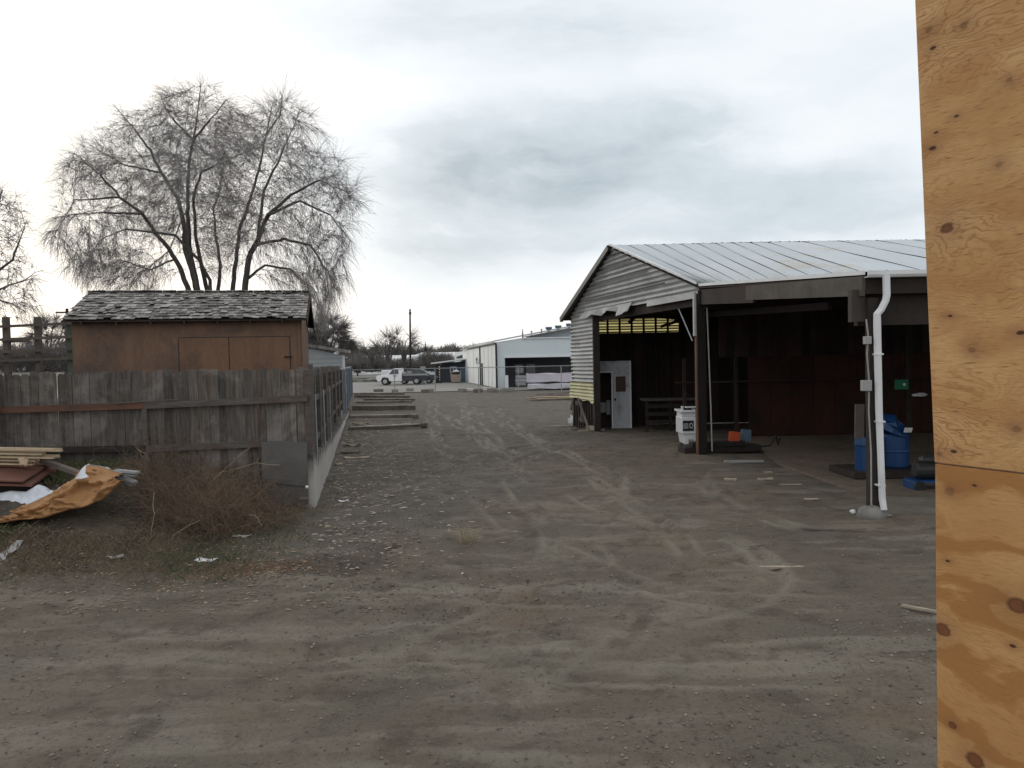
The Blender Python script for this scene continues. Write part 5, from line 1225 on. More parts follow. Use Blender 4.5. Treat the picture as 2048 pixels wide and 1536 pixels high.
# evergreens
def conifer(label, px, py_top, D, wpx, seed, yb=735):
    c = P(px, py_top, D); g0 = PX(px, D, 0); h = c.z; T = thing('conifer', label, 'conifer', (g0.x, D, 0), 'dark conifers on the skyline'); rs = random.Random(seed)
    b = MB(); b.tube([(g0.x, D, 0), (g0.x, D, h*.8)], [h*.03, h*.008], 6); b.build('trunk', MT['bark'], T)
    b = MB(); R0 = wpx*D/F/2
    for i in range(700):
        z = rs.random()**.8; rr = R0*(1-z)**.8*(.45+.55*rs.random())*(1 if int(z*9+rs.random()*.6) % 2 else .75); a = rs.random()*6.28; s_ = h*.035*(1.3-z)
        p = Vector((g0.x+rr*math.cos(a), D+rr*math.sin(a), h*(.08+.92*z))); o_ = Vector((math.cos(a), math.sin(a), -.35))*s_; t_ = Vector((-math.sin(a), math.cos(a), 0))*s_*.5
        b.add([p-o_+Vector((0, 0, s_*.6)), p+t_, p+o_, p-t_], [(0, 1, 2), (0, 2, 3)], rs.random())
    b.build('crown', MT['conifer'], T)
conifer('dark conifer farthest left of the skyline conifers', 715, 689, 150, 22, 1)
conifer('rounded dark conifer just right of the utility pole', 838, 690, 150, 26, 2)
conifer('tallest slim dark conifer right of the utility pole', 852, 683, 155, 16, 3)
conifer('low dark conifer nearest the navy office', 865, 697, 152, 20, 4)
conifer('small pine tip poking over the white building roof', 1047, 659, 125, 15, 5)
conifer('short dark conifer behind the grey house roof', 682, 686, 120, 18, 6)
def thicket(name, label, spans, seed, mat='bushtwig', rad=.035, cnt=3000, L=1.6):
    rs = np.random.RandomState(seed); segs = []
    for (xa_, xb_, yt_, yb_, D, w_) in spans:
        for i in range(int(cnt*w_)):
            px = rs.uniform(xa_, xb_); D_ = D+rs.uniform(-3, 3); top = P(px, yt_+rs.uniform(0, 5)+3*math.sin(px*.13)+2*math.sin(px*.37), D_).z; bot = P(px, yb_, D_).z
            z = rs.uniform(max(bot, 0), top-.3); p = np.array([P(px, 730, D_).x, D_, z]); d = np.array([rs.normal(0, .6), rs.normal(0, .4), 1.]); d /= np.linalg.norm(d)
            q = [p]
            for _ in range(3): d = d+rs.normal(0, .35, 3); d /= np.linalg.norm(d); p = p+d*L/3; q.append(p)
            segs.append((np.array(q), np.linspace(rad, rad*.4, 4), rs.uniform(0, 1)))
    o = fast_tubes(name, segs, MT[mat], None, 3); tag(o, label, 'thicket', kind='stuff'); return o
thicket('far_thicket', 'grey brown leafless thicket along the far edge of the field', [(680, 905, 698, 722, 195, 1.5), (680, 900, 726, 744, 122, .62), (690, 770, 712, 735, 128, .22), (845, 900, 714, 738, 124, .40)], 3, cnt=4200, rad=.045, L=1.6)
thicket('left_thicket', 'dark leafless undergrowth behind the timber rack', [(-40, 165, 698, 745, 48, 1)], 4, cnt=4200, rad=.016, L=1.0)
# far low hills with bare woods
b = MB(); hp = []
for i in range(81):
    x = -900+i*22.5; hp.append((x, 900, 2+9*max(0, float(fbm(np.array([i*.11]), np.array([3.]), 3, 9)[0])+.35)))
b.prism([(-900, 900, -2)]+[tuple(q) for q in hp]+[(900, 900, -2)], (0, 60, 0)); n = NT('hazy_hill_woods'); a = n.noise(n.obj, .05, 5); n.done(n.mix(a, (.13, .13, .135), (.20, .20, .205)), 1)
tag(b.build('hills', n.m), kind='structure')
thicket('far_woods', 'pale grey distant woods at the horizon over the annex roof', [(880, 960, 701, 712, 260, 1)], 6, cnt=900, rad=.10, L=3.2)
# ------------------------------------------------------------------ brush, grass, litter (nobody could count these)
rs = np.random.RandomState(9); segs = []
def gz(x, y): return groundZ(x, y)
for cl in range(40):
    px = rs.uniform(300, 556); t = rs.uniform(0, 1); D = rs.uniform(9.7, 11.6); cx = P(px, 1000, D).x; cz = gz(cx, D)
    for i in range(38):
        p = np.array([cx+rs.normal(0, .16), D+rs.normal(0, .14), cz-.02]); d = np.array([rs.normal(0, .5), rs.normal(0, .5), 1.]); d /= np.linalg.norm(d)
        hh = rs.uniform(.4, 1.15)*(1 if px < 520 else .7); q = [p]; n_ = 6
        for j in range(n_):
            d = d+rs.normal(0, .30, 3)+np.array([0, 0, -.06*j]); d /= np.linalg.norm(d); p = p+d*hh/n_; q.append(p)
            if rs.rand() < .9:
                e = d+rs.normal(0, .9, 3); e /= np.linalg.norm(e); L = rs.uniform(.06, .24); m1 = p+e*L*.5; e2 = e+rs.normal(0, .5, 3); m2 = m1+e2*L*.5
                segs.append((np.array([p, m1, m2]), [.0015, .0012, .0008], rs.uniform(0, 1)))
        segs.append((np.array(q), np.linspace(.0030, .0012, n_+1), rs.uniform(0, 1)))
tag(fast_tubes('dry_brush', segs, MT['brush'], None, 3), 'tangle of dry reddish brown weeds heaped against the board fence', 'dry weeds', kind='stuff')
def stalk(label, a, c, D, D2, r=.0032, bend=.03):
    p, q = np.array(P(a[0], a[1], D)), np.array(P(c[0], c[1], D2)); m = (p+q)/2+np.array([bend, 0, bend]); m1 = (p+m)/2+rs.normal(0, .012, 3); m2 = (q+m)/2+rs.normal(0, .012, 3)
    b = MB(); b.tube([p, m1, m, m2, q], [r, r, r*.9, r*.8, r*.6], 5); b.tube([m, m+Vector((.05, .02, .08))], [r*.6, r*.3], 4); tag(b.build('dry_stalk', MT['straw']), label, 'dry stalk', 'pale dry stalks in the brush')
stalk('upright pale stalk at the left edge of the brush', (308, 985), (300, 1085), 9.6, 9.3)
stalk('long pale stalk slanting through the middle of the brush', (500, 895), (415, 970), 10.2, 10.0)
stalk('pale curved stalk at the top right of the brush', (560, 930), (440, 945), 10.3, 10.1, bend=.08)
stalk('pale stick lying low in front of the brush', (400, 1040), (345, 1072), 9.4, 9.0)
stalk('short pale stalk sticking up from the left shoulder of the brush', (273, 897), (300, 925), 10.8, 10.8)
stalk('thin pale stalk at the lower right of the brush', (497, 1030), (525, 1052), 9.7, 9.5)
segs = []; gr = MB(); vs = []; fs = []; tn = []
cnt = 90000
gx_ = rs.uniform(-10.5, -2.2, cnt); gy_ = rs.uniform(7.0, 12.0, cnt)
dens = sst(7.2, 8.9, gy_+.8*fbm(gx_*.8, gy_*.8, 3, 77))*sst(-2.4, -4.6, gx_)*(gy_ < frontY(gx_)-.05)
dens = dens*(.25+1.1*vnoise(gx_*1.7, gy_*1.7, 88))
k_ = (rs.rand(cnt) < dens) & ~((gx_ < -4.9) & (gy_ > 9.2) & (gy_ < 10.5)); gx_, gy_ = gx_[k_], gy_[k_]
gz_ = groundA(gx_, gy_)
green = .75*sst(.52, .70, vnoise(gx_*.9, gy_*.9, 99)+.16*((gx_ < -6.0)*1.0)+.35*np.exp(-(((gx_+3.35)/.5)**2+((gy_-8.75)/.35)**2)))
red = np.exp(-(((gx_+2.9)/.9)**2+((gy_-8.2)/.4)**2))
k = len(gx_); h_ = rs.uniform(.02, .09, k)*(1+.8*sst(-5.5, -7, gx_)); an = rs.uniform(0, 6.28, k); ln_ = rs.uniform(.2, 1.3, k)
w2 = .0016
V0 = np.stack([gx_+np.cos(an)*w2, gy_+np.sin(an)*w2, gz_-.01], 1); V1 = np.stack([gx_-np.cos(an)*w2, gy_-np.sin(an)*w2, gz_-.01], 1)
ax, ay = rs.normal(0, 1, k)*ln_*h_*.6, rs.normal(0, 1, k)*ln_*h_*.6
V2 = np.stack([gx_+ax*.45, gy_+ay*.45, gz_+h_*.6], 1); V3 = np.stack([gx_+ax, gy_+ay, gz_+h_*.9], 1)
V = np.stack([V0, V1, V2, V3], 1).reshape(-1, 3); idx = np.arange(k)[:, None]*4; Ft = np.concatenate([idx+np.array([[0, 1, 2]]), idx+np.array([[1, 3, 2]])])
me = bpy.data.meshes.new('grass'); me.from_pydata(V.tolist(), [], Ft.tolist()); tt = np.clip(np.where(green > rs.rand(k), rs.uniform(0, .35, k), rs.uniform(.5, .9, k)+.15*(gx_ < -4.6))+red*.3, 0, 1)
at = me.attributes.new('tone', 'FLOAT', 'POINT'); at.data.foreach_set('value', np.repeat(tt, 4).astype(np.float32)); me.materials.append(MT['grass'])
o = bpy.data.objects.new('grass', me); COL.objects.link(o); tag(o, 'mixed green and dry grass on the bank below the board fence', 'grass', kind='stuff')
def scatter(name, label, cat, cnt, place, mat, size, flat=.5, seed=1, elong=1.0):
    rs = np.random.RandomState(seed); X_, Y_ = place(rs, cnt); k = len(X_)
    Z_ = groundA(X_, Y_)
    base = np.array([[1, 0, 0], [.3, .9, 0], [-.7, .6, 0], [-.8, -.6, 0], [.4, -.9, 0], [.25, .15, 1], [-.3, -.1, .9]]); tri = [(0,1,5),(1,2,5),(2,6,5),(2,3,6),(3,4,6),(4,0,5),(4,5,6)]
    s_ = size[0]*np.exp(rs.uniform(0, math.log(size[1]/size[0]), k)); an = rs.uniform(0, 6.28, k); q = base[None]*rs.uniform(.7, 1.3, (k, 7, 3)); q[:, :, 0] *= elong; q = q*s_[:, None, None]; q[:, :, 2] *= flat
    x = q[:, :, 0]*np.cos(an)[:, None]-q[:, :, 1]*np.sin(an)[:, None]; y = q[:, :, 0]*np.sin(an)[:, None]+q[:, :, 1]*np.cos(an)[:, None]
    V = np.stack([x+X_[:, None], y+Y_[:, None], q[:, :, 2]+Z_[:, None]+.004], 2).reshape(-1, 3); Fc = (np.array(tri)[None]+np.arange(k)[:, None, None]*7).reshape(-1, 3)
    me = bpy.data.meshes.new(name); me.from_pydata(V.tolist(), [], Fc.tolist()); at = me.attributes.new('tone', 'FLOAT', 'POINT'); at.data.foreach_set('value', np.repeat(rs.uniform(0, 1, k), 7).astype(np.float32)); me.materials.append(mat)
    o = bpy.data.objects.new(name, me); COL.objects.link(o); tag(o, label, cat, kind='stuff'); return o
def pl_yard(rs, c):
    Y_ = 3.2+rs.rand(c)**1.6*24; X_ = rs.uniform(-.72, .62, c)*Y_; k = (X_ > sideX(Y_)+.15) | (Y_ < frontY(X_)-.3); k &= ~((X_ > 4.4) & (Y_ > 10.5) & (Y_ < 25)); m_ = rs.rand(c) < (.15+1.3*vnoise(X_*.7, Y_*.7, 17)**2); k &= m_; return X_[k], Y_[k]
scatter('gravel', 'small loose stones and clods scattered over the dirt yard', 'gravel', 26000, pl_yard, M('clod', (.19,.17,.14), (.12,.105,.085), None, 5, bump=0, tv=1.0), (.003, .016), .7, 3)
def pl_clod(rs, c):
    Y_ = 6.8+rs.rand(c)*17; X_ = rs.uniform(-4.2, 2.6, c); k = (X_ > sideX(Y_)+.1) & (rs.rand(c) < np.clip(vnoise(X_*.55+3, Y_*.55, 71)*2.6-.9, .06, 1)); return X_[k], Y_[k]
scatter('dirt_clods', 'crumbly dark clods of dirt thrown up in the rough part of the yard', 'clods', 9000, pl_clod, M('dark_clod', (.165,.148,.122), (.105,.094,.08), None, 5, bump=0, tv=1.0), (.005, .028), .6, 13)
def pl_wall(rs, c):
    Y_ = 8+rs.rand(c)*34; X_ = sideX(Y_)+.1+np.abs(rs.normal(0, 1.1, c)); k = (Y_ > 11.8) | (rs.rand(c) < .6); return X_[k], Y_[k]
scatter('wood_chips', 'pale wood chips and bark scraps littering the foot of the concrete wall', 'wood chips', 2200, pl_wall, MT['cream'], (.008, .035), .2, 4, 2.2)
def pl_red(rs, c): return -2.9+rs.normal(0, .45, c), 8.25+rs.normal(0, .2, c)
scatter('reddish_leaves', 'patch of reddish orange leaf litter on the bank below the brush', 'leaf litter', 1500, pl_red, M('rusty_leaf', (.17,.095,.055), (.09,.055,.038), None, 5, bump=0, tv=1.2), (.004, .012), .3, 15, 2.0)
def pl_white(rs, c):
    X_ = rs.uniform(-7.5, 0, c); Y_ = rs.uniform(7.2, 14, c); k = X_ > sideX(Y_)*(Y_ > 11.5)-9*(Y_ <= 11.5); return X_[k], Y_[k]
scatter('pale_chips', 'whitish chips and shreds strewn over the bank and dirt', 'chips', 260, pl_white, MT['cream'], (.005, .016), .25, 16, 1.8)
def pl_bank(rs, c):
    X_ = rs.uniform(-8, -1.2, c); Y_ = rs.uniform(7.0, 10.6, c); return X_, Y_
scatter('dead_leaves', 'dry leaf and bark litter on the bank before the brush', 'leaf litter', 2600, pl_bank, M('leaf_litter', (.24,.19,.13), (.13,.09,.06), None, 5, bump=0, tv=1.2), (.006, .022), .25, 5, 2.0)
# ------------------------------------------------------------------ loose things in the yard, each its own
def onG(px, py, z=0):
    g = G(px, py, z)
    for _ in range(12): g = G(px, py, groundZ(g.x, g.y))
    return g
# timbers along the wall
MT['paletop'] = M('pale_lumber_top', (.52,.48,.44), (.32,.29,.27), (.14,.12,.11), 2.5, tv=.4)  # paler than the beams, for a strip along each timber's top
TIM = [((696, 862), (854, 855), .10, .10, 'split timber nearest the camera, lying crooked beside the concrete wall'), ((698, 838.5), (836, 837), .13, .09, 'second timber from the camera with a block under its right end'),
       ((705, 822), (831, 821), .22, .12, 'thickest timber of the row, third from the camera'), ((712, 807.5), (825, 806), .10, .10, 'thin pale timber just beyond the thickest one'),
       ((728, 802), (830, 802), .11, .12, 'timber set farther right than its neighbours, fifth from the camera'), ((709, 796), (820, 797), .16, .12, 'timber second farthest from the camera in the row'), ((709, 790.5), (809, 790.5), .14, .12, 'farthest timber of the row by the wall')]
for i, (a, c, h, w_, lab) in enumerate(TIM):
    p, q = onG(*a), onG(*c); T = thing('timber', lab, 'timber', tuple((p+q)/2), 'timbers laid across beside the wall')
    if q.x-p.x > .4: pass
    b = MB(); b.beam(p+Vector((0, 0, h/2+.03)), q+Vector((0, 0, h/2+.03)), w_, h, tone=.35+.1*(i % 4)); b.build('beam', MT['oldlumber'], T, bevel=.012)
    b = MB(); b.beam(p+Vector((.1, -.01, h+.035)), lerp(p, q, .97)+Vector((0, -.01, h+.035)), w_*.95, .03, tone=.9); b.build('pale_top_edge', MT['paletop'], T)
    if i in (0, 1): b = MB(); b.box(q+Vector((-.1, .12, .08)), (.22, .3, .16)); b.build('end_block', MT['oldlumber'], T, bevel=.01)
# blocks by the chain link fence
BK = [((757, 785), .8, 'block'), ((790, 786), .5, 'k'), ((820, 783.5), .6, 'k'), ((850, 786), .6, 'k'), ((861, 785), .5, 'k'), ((925, 784.5), .9, 'k'), ((956, 785), .7, 'k'), ((985, 784.5), .9, 'k'), ((1015, 784), 1.1, 'k')]
LB_ = ['low block between the farthest timber and the pickup', 'squarish block at the foot of the first fence post', 'tilted block just right of the first fence post', 'small flat block left of the second fence post', 'flat block below the second fence post', 'slanting block with pale top between the second and third fence posts',
       'broken block beside the third fence post', 'long slanting block right of the third fence post', 'low flat block before the corner of the white building']
for i, ((px, py), L, _) in enumerate(BK):
    g = onG(px, py); T = thing('concrete_block', LB_[i], 'block', tuple(g), 'blocks along the chain link fence'); ang = (.2, 0, -.6, .3, -.2, -.9, .5, -.8, .1)[i]
    b = MB(); b.box(g+Vector((0, 0, .14)), (L, .3, .24), rz=ang, ry=.05*math.sin(i*3)); b.build('slab', MT['oldlumber' if i % 3 == 0 else 'concrete'], T, bevel=.02)
    b = MB(); b.box(g+Vector((.0, .02, .29)), (L*.96, .26, .04), rz=ang); b.build('cap', MT['cream'], T)
# white planks near corner
for (px, py, L, rz, lab) in ((982, 777, 1.6, .0, 'white board lying flat at the foot of the tall doors'), (935, 779.5, 2.2, -.9, 'long pale plank propped on a block right of the second fence post'), (975, 780.5, 2.0, -.9, 'pale plank slanting to the block by the third fence post')):
    g = onG(px, py); b = MB(); b.box(g+Vector((0, 0, .09)), (L, .2, .05), rz=rz); tag(b.build('plank', MT['paper']), lab, 'plank', 'pale planks by the chain link fence')
# lumber heap left of shed
LH = thing('lumber_heap', 'flat heap of old and yellowish boards beside the torn corner of the pole shed', 'lumber heap', tuple(onG(1120, 797)))
rs = random.Random(8)
for i in range(11):
    D = 43+i*.45; a = PX(1066+rs.uniform(-12, 20), D, 0); c = PX(1175, D, 0); z = .08+.04*(i//3); b = MB(); b.beam(Vector((a.x, D, z)), Vector((c.x, D+rs.uniform(-.8, .8), z+rs.uniform(0, .08))), .28, .05, tone=rs.random()); b.build('board', MT['lumber'] if i in (1, 2, 4, 5) else MT['oldlumber'], LH)
# broken bits at the shed corner
def scrap(name, label, cat, px, py, size, mat, rz=0, rx=0, ry=0, lift=0, group=None, seed=0, curl=.0):
    g = onG(px, py); b = MB(); L, W, H = size; rs = random.Random(seed+px); e = Matrix.Rotation(rz, 3, 'Z')@Matrix.Rotation(ry, 3, 'Y')@Matrix.Rotation(rx, 3, 'X')
    nx_, ny_ = 8, 4; jag = [(rs.uniform(-.06, .06)*L, rs.uniform(-.1, .1)*W) for _ in range(nx_*2+4)]
    def f(u, v):
        x = (u-.5)*L*(1+.10*math.sin(v*9+px)); y = (v-.5)*W*(1+.18*math.sin(u*11+px)); z = curl*((u-.5)**2*4)*L*.25+curl*.12*L*math.sin(u*7+v*5+px)
        return g+e@Vector((x, y, z))+Vector((0, 0, H/2+lift+abs(math.sin(ry))*L/2+.004))
    b.grid(nx_, ny_, f); o = b.build(name, MT[mat] if isinstance(mat, str) else mat, solid=max(H, .002)); tag(o, label, cat, group); return o
for (a, c, w_, h_, ma, lab) in (((1158, 838, .35), (1199, 856, .05), .10, .13, 'oldlumber', 'grey board leaning down at the foot of the torn shed corner'), ((1158, 864, .02), (1208, 861, .02), .08, .05, 'cream', 'long pale lath on the dirt at the torn shed corner'),
                               ((1143, 861, .02), (1180, 858, .03), .06, .04, 'oldlumber', 'dark stick left of the pale lath at the shed corner'), ((1176, 858, .06), (1193, 860, .05), .16, .16, 'cream', 'short pale wood offcut leaning on the grey board')):
    p, q = G(a[0], a[1], a[2]), G(c[0], c[1], c[2]); b = MB(); b.beam(p+Vector((0,0,.03)), q+Vector((0,0,.03)), w_, h_); tag(b.build('scrap_board', MT[ma]), lab, 'scrap board', 'scrap boards at the shed corner')
g = onG(1150, 850); b = MB(); b.lump((g.x, g.y, .16), (.22, .2, .2), 8, 9, rough=.35); tag(b.build('white_bag', MT['paper']), 'crumpled white bag at the foot of the torn shed corner', 'bag')
b = MB(); a, c = P(1140, 842, 27), P(1152, 828, 27); b.beam(a, c, .03, .05); tag(b.build('propped_stick', MT['oldlumber']), 'thin stick propped beside the crumpled white bag', 'stick')
scrap('scrap_board', 'pale strip lying left of the white bag at the shed corner', 'scrap board', 1130, 853, (1.1, .12, .03), 'cream', .1, group='scrap boards at the shed corner')
# white machine behind the corner post
WM = thing('white_machine', 'white machine with black striped panel half hidden behind the corner post', 'machine', tuple(PX(1385, 18.6, 0)))
D = 18.6; xl = P(1364, 850, D).x; xr = xl+.40
def zz(y): return P(1375, y, D).z
def plate(x0, x1, y0, y1, t0, t1, mat, name, off=0, bev=.012, par=None):
    b = MB(); b.prism([(x0, D-off, zz(y1)), (x1, D-off, zz(y1)), (x1, D-off, zz(y0)), (x0, D-off, zz(y0))], (0, t1, 0)); return b.build(name, mat, par or WM, bevel=bev)
b = MB(); b.prism([(xl+.06, D, zz(889)), (xr, D, zz(889)), (xr, D, zz(866)), (xr, D, zz(840)), (xl+.0, D, zz(840)), (xl+.02, D, zz(866))], (0, .6, 0)); b.build('lower_body', MT['carwhite'], WM, bevel=.02)
plate(xl-.02, xr, 834, 868, 0, .66, MT['carwhite'], 'main_panel', .04, .02)
plate(xl-.0, xr, 823, 834, 0, .6, MT['whitepaint'], 'upper_body', .0, .02)
plate(xl-.05, xr, 820, 824.5, 0, .7, MT['carwhite'], 'rim_lip', .06, .01)
plate(xl-.02, xl+.04, 812, 821, 0, .05, MT['whitepaint'], 'handle_bracket', .03)
plate(xl+.05, xl+.25, 815, 820.5, 0, .3, MT['black'], 'dark_tray', .0)
plate(xl+.08, xr, 813, 816, 0, .1, MT['whitepaint'], 'top_bar', .05)
lp = plate(xl+.01, xl+.28, 841, 861.5, 0, .012, MT['black'], 'label_panel', .055, .002)
for i in range(6):
    x = xl+.028+i*.021; b = MB(); b.prism([(x, D-.060, zz(857)), (x+.007, D-.060, zz(857)), (x+.007, D-.060, zz(846)), (x, D-.060, zz(846))], (0, .004, 0)); b.build('lettering', MT['paper'], lp)
b = MB(); c_ = Vector((xl+.215, D-.06, (zz(842)+zz(860))/2)); k = 14
b.prism([c_+Vector((.045*math.cos(2*math.pi*j/k), 0, .07*math.sin(2*math.pi*j/k))) for j in range(k)], (0, .004, 0)); em = b.build('emblem', MT['paper'], lp)
b = MB(); b.prism([c_+Vector((.030*math.cos(2*math.pi*j/k), -.003, .05*math.sin(2*math.pi*j/k))) for j in range(k)], (0, .003, 0)); b.build('emblem_centre', MT['black'], lp)
b = MB(); b.box((xl+.22, D-.005, zz(880)), (.14, .02, .015)); b.build('handle_slot', MT['black'], WM)
b = MB(); b.prism([(xl+.09, D+.02, 0.0), (xr, D+.02, 0.0), (xr, D+.02, zz(889)), (xl+.06, D+.02, zz(889))], (0, .5, 0)); b.build('base', MT['black'], WM)
b = MB(); b.tube([(xl+.065, D, zz(889)), (xl+.07, D-.02, .03)], .012, 5); b.build('leg', MT['whitepaint'], WM)
# boards and boxes at the post foot
g = onG(1390, 921); g2_ = G(1500, 917, 0); b = MB(); b.beam(Vector((g.x, 18.0, .10)), Vector((P(1520, 900, 18).x, 18.2, .10)), .5, .16); b.beam(Vector((g.x+.2, 17.9, .23)), Vector((g.x+1.5, 18.0, .23)), .3, .12, tone=.2); tag(b.build('sill_timber', MT['darkwood'], bevel=.02), 'dark timber sill lying along the ground from the corner post', 'timber')
b = MB(); c_ = P(1469, 898, 18.0); b.box((c_.x, 18.0, .32+.06), (.24, .16, .25), rx=-.1, ry=.12); tag(b.build('orange_box', MT['orange'], bevel=.01), 'small orange box standing on the dark timber sill', 'box')
b = MB(); c_ = P(1492, 896, 18.1); b.box((c_.x, 18.1, .40), (.23, .12, .28), ry=.06); tag(b.build('blue_box', MT['greyblue'], bevel=.01), 'grey blue box right of the orange one on the sill', 'box')
b = MB(); b.beam(G(1448, 923, .03), G(1527, 922, .03), .05, .05); tag(b.build('pale_strip', MT['greybox']), 'thin pale strip lying in front of the dark sill', 'strip')
b = MB(); a = P(1559, 880, 18.5); b.tube([(a.x, 18.5, a.z), (a.x-.03, 18.5, a.z-.12), (a.x-.12, 18.4, .35), (a.x-.3, 18.3, .12), (a.x-.9, 18.2, .06)], .02, 6); b.tube([a, a+Vector((0, 0, .06))], .03, 6); tag(b.build('black_hose', MT['black']), 'black hose with pale tip standing up inside the open bay', 'hose')
# front post footing
g = onG(1745, 1034); b = MB(); b.lump(g+Vector((-.01, .0, .03)), (.20, .17, .13), 3, 12, rough=.16); b.lump(g+Vector((.17, .04, .0)), (.13, .12, .05), 4, 9); tag(b.build('footing_stone', MT['stone'], smooth=True), 'rounded grey footing stone under the front post and downpipe', 'stone')
b = MB(); p = onG(1706, 1026); b.lump(p+Vector((0, 0, .02)), (.045, .04, .03), 5); tag(b.build('white_stone', MT['paper']), 'small white stone just left of the footing stone', 'stone')
b = MB(); p = P(1722, 843, 10.9); b.box((p.x, 10.95, p.z), (.13, .03, .50), ry=.02); tag(b.build('hanging_board', MT['beamgrey']), 'grey board hanging at waist height left of the front post', 'board')
# blue drum and can
DD = 14.2; c_ = PX(1784, DD, 0); T = thing('blue_drum', 'big blue plastic drum lying open behind the white downpipe', 'drum', (c_.x, DD, 0))
zt_ = P(1784, 846, DD).z; r_ = .30
b = MB(); b.tube([(c_.x, DD, .17), (c_.x, DD, .2), (c_.x, DD, .45), (c_.x, DD, .47), (c_.x, DD, .50), (c_.x, DD, .75), (c_.x, DD, .79)], [r_*.95, r_, r_, r_*1.04, r_, r_, r_*.93], 22); b.build('body', MT['bluedrum'], T, smooth=False)
b = MB(); b.tube([(c_.x-.05, DD-.05, .80), (c_.x-.02, DD-.04, .86), (c_.x+.02, DD-.1, .98), (c_.x+.05, DD-.12, zt_)], [r_*.9, r_*1.1, r_*1.0, r_*.55], 12); b.build('bag_lid', MT['bluedrum'], T)
b = MB(); b.box((c_.x+.1, DD-.40, zt_-.1), (.14, .02, .09), rx=.5); b.build('label', MT['paper'], T)
c2 = PX(1733, DD-.3, 0); T = thing('blue_drum', 'smaller blue drum with white label left of the front post', 'drum', (c2.x, DD-.3, 0)); zt2 = P(1733, 870, DD).z
b = MB(); b.tube([(c2.x, DD-.3, .15), (c2.x, DD-.3, .6), (c2.x, DD-.3, .63), (c2.x, DD-.3, zt2)], [.2, .2, .21, .19], 18); b.build('body', MT['bluedrum'], T)
b = MB(); b.box((c2.x-.03, DD-.508, .36), (.12, .01, .07)); b.build('label', MT['paper'], T)
b = MB(); b.box(((c_.x+c2.x)/2+.05, DD-.1, .10), (1.5, 1.1, .12)); tag(b.build('drum_pallet', MT['darkwood'], bevel=.01), 'low dark pallet under the two blue drums', 'pallet')
# hand truck / compressor cart
DC = 12.6; c3_ = PX(1852, DC, 0); T = thing('compressor_cart', 'small blue framed cart carrying a dark compressor at the plywood edge', 'cart', (c3_.x, DC, 0))
b = MB(); b.box((c3_.x, DC, .16), (.55, .4, .04)); b.beam((c3_.x-.27, DC-.2, .05), (c3_.x-.27, DC+.2, .05), .04, .2); b.build('frame', MT['bluedrum'], T)
b = MB(); b.tube([(c3_.x-.2, DC, .33), (c3_.x-.16, DC, .33), (c3_.x+.25, DC, .33)], [.10, .14, .14], 14); b.build('tank', MT['blacktrim'], T)
b = MB(); b.lump((c3_.x+.02, DC, .50), (.14, .12, .1), 4, 10, rough=.1); b.build('motor', MT['blacktrim'], T)
for dx in (-.22, .22):
    b = MB(); b.tube([(c3_.x+dx, DC-.24, .09), (c3_.x+dx, DC-.20, .09)], .09, 14); b.build('wheel', MT['black'], T)
# green sign, panel post and paper on the partition
q = P(1803, 769, 17.0); T = thing('green_sign', 'small green sign with pale spot inside the dark bay', 'sign', (q.x, 17, q.z-.15)); b = MB(); b.box((q.x, 17, q.z), (.30, .03, .22)); b.build('plate', MT['greensign'], T); b = MB(); b.tube([(q.x+.05, 16.98, q.z), (q.x+.05, 16.97, q.z)], .035, 10); b.build('spot', MT['paper'], T)
q = P(1818, 700, 17.1); b = MB(); b.box((q.x, 17.1, 1.95), (.08, .06, 3.2)); b.box((q.x+.0, 17.04, P(1818, 803, 17).z), (.09, .06, .1)); tag(b.build('bay_post', MT['greybox'] if 0 else MT['darkwood']), 'thin post standing inside the bay beside the green sign', 'post')
q = P(1833, 789, 17); b = MB(); b.lump((q.x, 16.9, q.z), (.17, .06, .04), 4, 8); tag(b.build('white_cloth', MT['paper']), 'white rag hanging in the dark right of the green sign', 'rag')
# left corner: boards, red panel, tarp
LS = thing('pale_board_stack', 'stack of fresh pale battens on the red board at the left edge', 'lumber stack', tuple(P(40, 925, 10.5)))
rs = random.Random(6)
for i in range(5):
    for j in range(3):
        y0_ = 898+i*7+rs.uniform(-1, 1); D = 10.35+.18*j; b = MB(); a = P(-60, y0_+j*-1.5, D); c = P((118, 90, 112, 80, 60)[i]+rs.uniform(-8, 8), y0_+3+j*-1.5, D+.05); b.beam(a, c, .075, .022, tone=rs.random()); b.build('batten', MT['lumber'], LS)
b = MB(); b.beam(P(55, 918, 10.3), P(50, 932, 10.25), .03, .03); b.beam(P(42, 915, 10.3), P(48, 930, 10.25), .08, .03); b.build('cross_batten', MT['lumber'], LS)
RB = MB(); q = [P(-90, 916, 11.0), P(108, 923, 11.0), P(46, 962, 10.1), P(-110, 956, 9.9)]; RB.prism(q, (0, 0, -.02)); RB.prism([q[0]+Vector((0,0,-.03)), q[1]+Vector((.10,0,-.05)), q[2]+Vector((.08,.05,-.06)), q[3]+Vector((0,0,-.05))], (0, 0, -.03), tone=0); tag(RB.build('red_board', MT['redply']), 'reddish brown board propped under the pale battens', 'board')
b = MB(); b.prism([P(-120, 967, 10.25), P(60, 972, 10.4), P(80, 972, 11.0), P(-60, 972, 11.0)], (0, 0, -.45)); tag(b.build('board_base', MT['darkwood']), 'dark base block under the red board', 'timber pile')  # plain dark block filling the space under the red board
b = MB(); b.beam(P(85, 921, 10.8), P(162, 948, 10.4), .09, .06); tag(b.build('grey_plank', MT['oldlumber']), 'grey plank sticking out right of the red board', 'plank')
